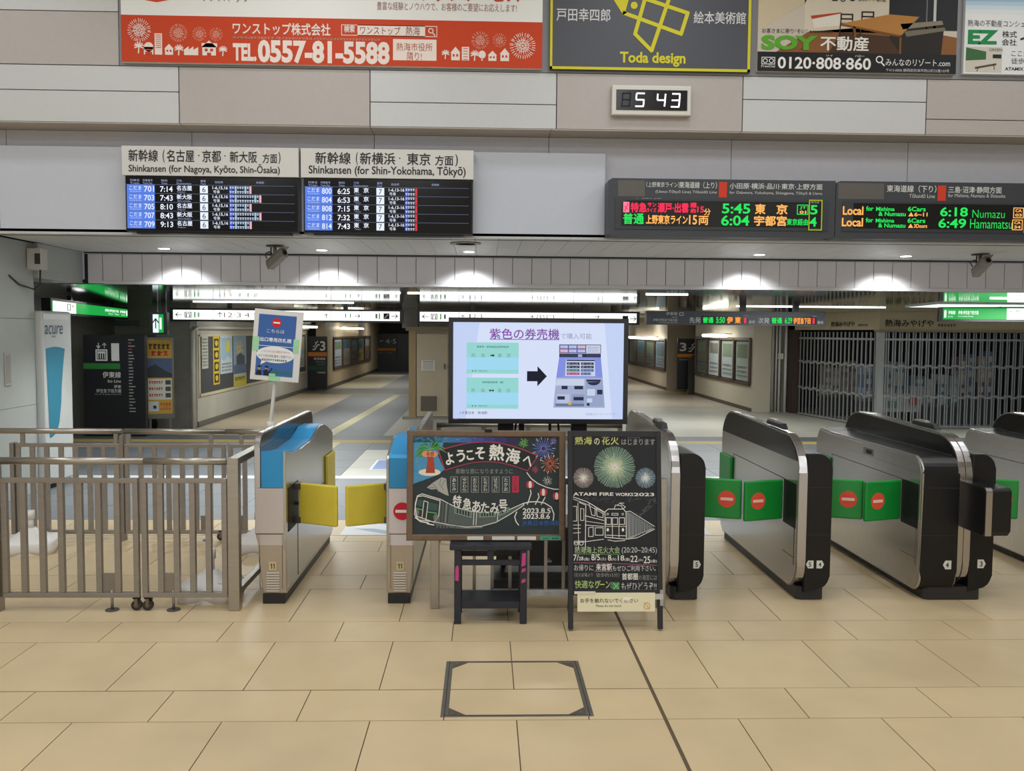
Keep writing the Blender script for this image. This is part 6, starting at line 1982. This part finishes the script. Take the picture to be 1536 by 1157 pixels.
# ================================================================== standing chalkboard (A-frame)
def a_frame():
    x, y = .849, 5.60
    t = thing('standing_chalkboard', 'black folding standing chalkboard with chalk fireworks, train and festival times', 'chalkboard', (x, y, 0))
    k = mat('1B1C22', .5, var=.08, scale=9)
    lean = math.radians(-8.5)
    R = Matrix.Rotation(lean, 4, 'X')
    hw, H = .303, 1.275
    front = []
    for s_ in (-1, 1):
        mb = MB(); mb.M = R
        xa = s_ * hw
        mb.box(min(xa, xa - s_ * .032), max(xa, xa - s_ * .032), 0, .03, .012, H, k, .003); mb.obj('front_leg', t, local=True)
        mb = MB(); mb.M = Matrix.Translation((0, .44, 0)) @ Matrix.Rotation(math.radians(11.5), 4, 'X')
        xb = s_ * (hw - .035)
        mb.box(min(xb, xb - s_ * .03), max(xb, xb - s_ * .03), -.012, .012, .0, 1.20, k, .003); mb.obj('rear_leg', t, local=True)
    mb = MB(); mb.M = R
    mb.box(-hw + .03, hw - .03, .002, .03, 1.235, H, k, .003); mb.box(-hw + .03, hw - .03, .002, .03, .225, .262, k, .003); mb.obj('crossbar', t, local=True)
    mb = MB(); mb.M = Matrix.Translation((0, .44, 0)) @ Matrix.Rotation(math.radians(11.5), 4, 'X')
    mb.box(-hw + .06, hw - .06, -.01, .01, .12, .15, k); mb.obj('rear_crossbar', t, local=True)
    mb = MB(); mb.M = R
    mb.box(-hw + .028, hw - .028, .006, .022, .25, 1.245, mat('1D1F25', .75, var=.08, scale=6))
    B = Board(mb, (-hw, .006, H), (1, 0, 0), (0, 0, 1), (851, 643, 993, 942), (hw * 2, H), eps=.0005)
    Y1, Y2 = ink('C9CC7A'), ink('D9D9B0')
    for i, (ch, c) in enumerate((('熱', Y1), ('海', Y1), ('の', Y2), ('花', Y1), ('火', Y1))):
        a = 862 + i * 13.6
        B.text(a + (2 if ch == 'の' else 0), 650 + (4 if ch == 'の' else 0) , a + 12.2 - (2 if ch == 'の' else 0), 664, ch, c, 2, .012)
    B.text(933, 655, 984, 664, 'はじまります', ink('A9ABA8'), 2); B.text(942, 650, 961, 653.5, '2023', ink('8E908E'), 2)
    B.burst(922, 698, 2, 32, 96, .75, ink('8FAE9C'), 2, 3, .06); B.burst(922, 698, 1, 22, 44, .6, ink('C9CFA0'), 3, 5, .4); B.burst(922, 698, 1, 12, 26, .6, CW, 4, 6, .4)
    B.burst(874.5, 714, 1, 15.5, 60, .6, ink('A79C98'), 2, 7, .06); B.burst(874.5, 714, .5, 8, 18, .6, CW, 3, 8, .4)
    B.burst(969, 714, 1, 15.5, 60, .6, ink('8FA3B0'), 2, 9, .06); B.burst(969, 714, .5, 8, 18, .6, CW, 3, 10, .4)
    B.text(859, 736, 920, 741, 'ATAMI FIRE', CW, 2, .02); B.text(923, 736.5, 950, 741.5, 'WORKS', CW, 2, .02); B.text(951, 736.5, 982, 741.5, '2023', CW, 2, .02)
    r = random.Random(12)
    g1 = ink('4E5357')
    for i in range(60):
        xx = r.uniform(860, 980); yy = 743 + r.uniform(0, 1) * (4 + 7 * math.exp(-((xx - 925) / 30) ** 2))
        B.line([(xx, yy), (xx + r.uniform(2, 6), yy + r.uniform(-1, 1))], .6, g1, 2)
    for i in range(50):
        u = r.uniform(0, 1); xx = 955 + 28 * u + r.uniform(-5, 3); yy = 775 - 28 * u + r.uniform(-4, 5)
        B.line([(xx, yy), (xx + 3, yy - 2)], .6, ink('5E6266'), 2)
    L = lambda *p, w=1.0, m=CW: B.line(p, w, m, 3)
    # near train
    L((859, 743), (880, 750), (907, 766)); L((859, 746), (880, 754), (906, 769), w=.7)
    L((868, 751), (878, 755), (877, 822)); L((866, 752), (867, 820), w=.8); L((870, 760), (875, 761), (875, 778), (870, 778), (870, 760), w=.8)
    L((859, 757), (864, 757), (864, 779), (859, 779), w=.8); L((859, 785), (870, 785), w=.8); L((859, 790), (870, 790), w=.8); L((859, 797), (870, 796), w=.8)
    L((883, 753), (887, 770), (892, 771), (892, 757), w=.9); L((894, 760), (895, 772), (904, 774), (904, 765), (894, 760), w=.9)
    L((877, 771), (905, 778)); L((877, 779), (905, 783), w=.7); L((877, 785), (905, 787), w=.9)
    L((882, 789), (882, 802), (889, 802), (889, 788), (882, 789), w=.9); L((892, 789), (904, 789), (904, 800), (892, 800), (892, 789), w=.9)
    L((860, 812), (905, 806), w=.9); L((860, 809), (875, 809), w=.9)
    for cx in (863, 871): B.ring(cx, 812, 3.4, .9, CW, 3, 14)
    # facing train
    L((907, 765), (912, 761), (935, 761), (939, 766), (939, 806), (907, 803), (907, 765), w=1.1)
    for a in (908.5, 918, 928.5): L((a, 774), (a + 8, 774), (a + 8, 784), (a, 784), (a, 774), w=1.0)
    for cx in (911, 934): B.ell(cx, 792, 1.9, 2.6, CW, 3, 12); B.ring(cx, 768.5, 1.7, .6, CW, 3, 12)
    L((918, 784), (918, 803), w=.9); L((928, 784), (928, 803), w=.9); L((907, 787), (939, 787), w=.7); L((909, 800), (938, 801), w=.9); L((911, 807), (922, 809), (937, 808), w=.9)
    B.frame(917, 767, 927, 770.5, .8, CW, 3)
    L((921, 760), (923, 755), (932, 756), (934, 761), w=.9); L((926, 755), (930, 752), (936, 752), w=.8); L((930, 752), (938, 758), (934, 761), w=.9)
    # cars in the distance
    L((939, 765), (945, 764), (982, 787), w=.9); L((939, 806), (955, 804), (982, 791), w=.9)
    B.poly([(940, 766), (945, 766), (981, 788), (955, 803), (940, 805)], ink('363B40'), 2)
    for i in range(30):
        a = 941 + 38 * (i / 30) ** 1.15
        tp = 766 + max(0, (a - 944)) * .61; bt = 804 - max(0, (a - 945)) * .40
        B.line([(a, tp), (a + r.uniform(-.6, .6), bt)], .5, ink('A3A9AC'), 3)
    for i in range(26):
        a = 940 + 40 * i / 26
        B.line([(a, 806 - (a - 940) * .38 + r.uniform(-1, 2)), (a + 2, 804 - (a - 940) * .38)], .7, ink('B9BDBF'), 3)
    gy = ink('C9CBC8')
    B.text(861, 817, 929, 827, '熱海海上花火大会', ink('A9BD92'), 2, .006); B.line([(861, 828), (930, 828.5)], .8, ink('6FA06A'), 2)
    B.text(932, 818, 985, 828.5, '(20:20~20:45)', gy, 2, -.004)
    for a, b, c, d, s_ in ((859, 829, 867, 838, '7/'), (867, 832, 874, 837.5, '28'), (875, 833, 883, 838.5, '(金)'), (886, 828.5, 899, 837.5, '8/5'), (900, 833, 908, 838, '(土)'), (911, 829.5, 916, 838, '8'), (916.5, 833.5, 923.5, 838.5, '(火)'), (926, 830, 935.5, 838, '18'), (936, 833.5, 944.5, 839, '(金)'), (945, 830.5, 956, 840, '22'), (957, 835, 964, 839.5, '(火)'), (965, 831.5, 975, 842, '25'), (976, 836, 985, 841.5, '(金)')):
        B.text(a, b, c, d, s_, CW, 2, .008)
    B.line([(859, 841), (920, 842), (986, 845)], .9, ink('A85A84'), 2)
    B.text(860, 844, 889, 853, 'お帰りに', gy, 2); B.text(893, 842.5, 917, 852.5, '来宮駅', CW, 2, .015); B.line([(891, 853.6), (918, 853.6)], .9, ink('B07AA0'), 2); B.text(918, 845, 983, 853.5, 'もぜひご利用下さい。', gy, 2)
    B.text(860, 856, 888, 862, '（花火会場より', CGY, 2); B.text(893, 856, 928, 862.5, '徒歩約15分）', CGY, 2); B.text(932, 856.5, 956, 866.5, '首都圏', CW, 2, .012); B.text(957, 859, 985, 867, 'の海宮には', CGY, 2)
    B.text(861, 867, 900, 879, '快適なグ', ink('A5BD7A'), 2, .012); B.text(892, 868, 914, 879, 'リーン', ink('C2CC74'), 2, .008); B.text(914, 869, 920, 880, '車', ink('7F8A80'), 2)
    B.rect(918, 870, 928, 881, ink('3F8A50'), 3); B.line([(919, 871), (927, 880)], .8, ink('A9D2A0'), 4); B.line([(927, 871), (919, 880)], .8, ink('A9D2A0'), 4)
    B.text(931, 870, 984, 882, 'もぜひどうぞ!!', gy, 2); B.line([(884, 881), (918, 883)], 1.4, ink('4A8A54'), 2)
    mb.obj('board', t, local=True)
    mb = MB(); mb.M = R
    mb.box(-.245, .252, -.006, -.003, .125, .243, mat('E6DFBE', .55, var=.02))
    B = Board(mb, (-.245, -.006, .243), (1, 0, 0), (0, 0, 1), (866, 884, 980, 911), (.497, .118), eps=.0006)
    K = ink('2B2822')
    B.text(870, 892, 955, 898.5, 'お手を触れないでください', K, 1, .005); B.text(893, 901, 930, 904.5, 'Please do not touch', K, 1)
    B.ring(968, 903, 5.2, 1.6, ink('DDB078'), 1, 16); B.line([(964, 898), (972, 908)], 1.4, ink('DDB078'), 2)
    B.poly([(936, 890), (948, 892), (940, 895), (930, 894)], ink('F5F2E4'), 2)
    mb.obj('paper_notice', t, local=True, label='cream paper notice')
    mb = MB(); mb.M = R
    mb.box(-.265, -.13, -.009, -.0065, .235, .252, mat('DAD6C6', .5)); mb.obj('tape', t, local=True)
    mb = MB(); mb.M = R; mb.box(.25, .305, -.0055, -.001, .20, .235, mat('B9B6AC', .4)); mb.box(.285, .306, -.0045, -.001, .16, .26, mat('9A9A9C', .3)); mb.obj('tape', t, local=True)
a_frame()

# ================================================================== inspection cover in the floor
def cover():
    t = thing('floor_cover', 'square tiled inspection cover with steel frame in the floor', 'floor cover', (.175, 4.71, 0))
    x0, x1, y0, y1, w = -.205, .555, 4.335, 5.085, .038
    st = mat('8F8B84', .35, .8, var=.08, scale=20); dk = mat('5E564B', .55, .4)
    mb = MB()
    for a in ((x0, x1, y0, y0 + w * .6), (x0, x1, y1 - w * .6, y1), (x0, x0 + w, y0 + w*.6, y1 - w*.6), (x1 - w, x1, y0 + w*.6, y1 - w*.6)):
        mb.box(a[0], a[1], a[2], a[3], -.01, .0025, st, .0008, 1)
    q = .085
    for sx, X in ((1, x0 + w), (-1, x1 - w)):
        for sy, Yc in ((1, y0 + w*.6), (-1, y1 - w*.6)):
            mb.prism([(X, Yc), (X + sx * q, Yc), (X, Yc + sy * q)] if sx * sy > 0 else [(X, Yc), (X, Yc + sy * q), (X + sx * q, Yc)], -.005, .0022, 'z', dk)
            mb.cyl((X + sx * .022, Yc + sy * .022, .0022), (X + sx * .022, Yc + sy * .022, .004), .009, st, 10)
    mb.obj('frame', t)
    mb = MB()
    for a in ((x0 + w * .45, x1 - w * .45, y0 + w * .38, y0 + w * .48), (x0 + w * .45, x1 - w * .45, y1 - w * .48, y1 - w * .38), (x0 + w * .45, x0 + w * .55, y0, y1), (x1 - w * .55, x1 - w * .45, y0, y1)):
        mb.box(a[0], a[1], a[2], a[3], .001, .0031, DARKGAP)
    mb.obj('gap', t)
cover()
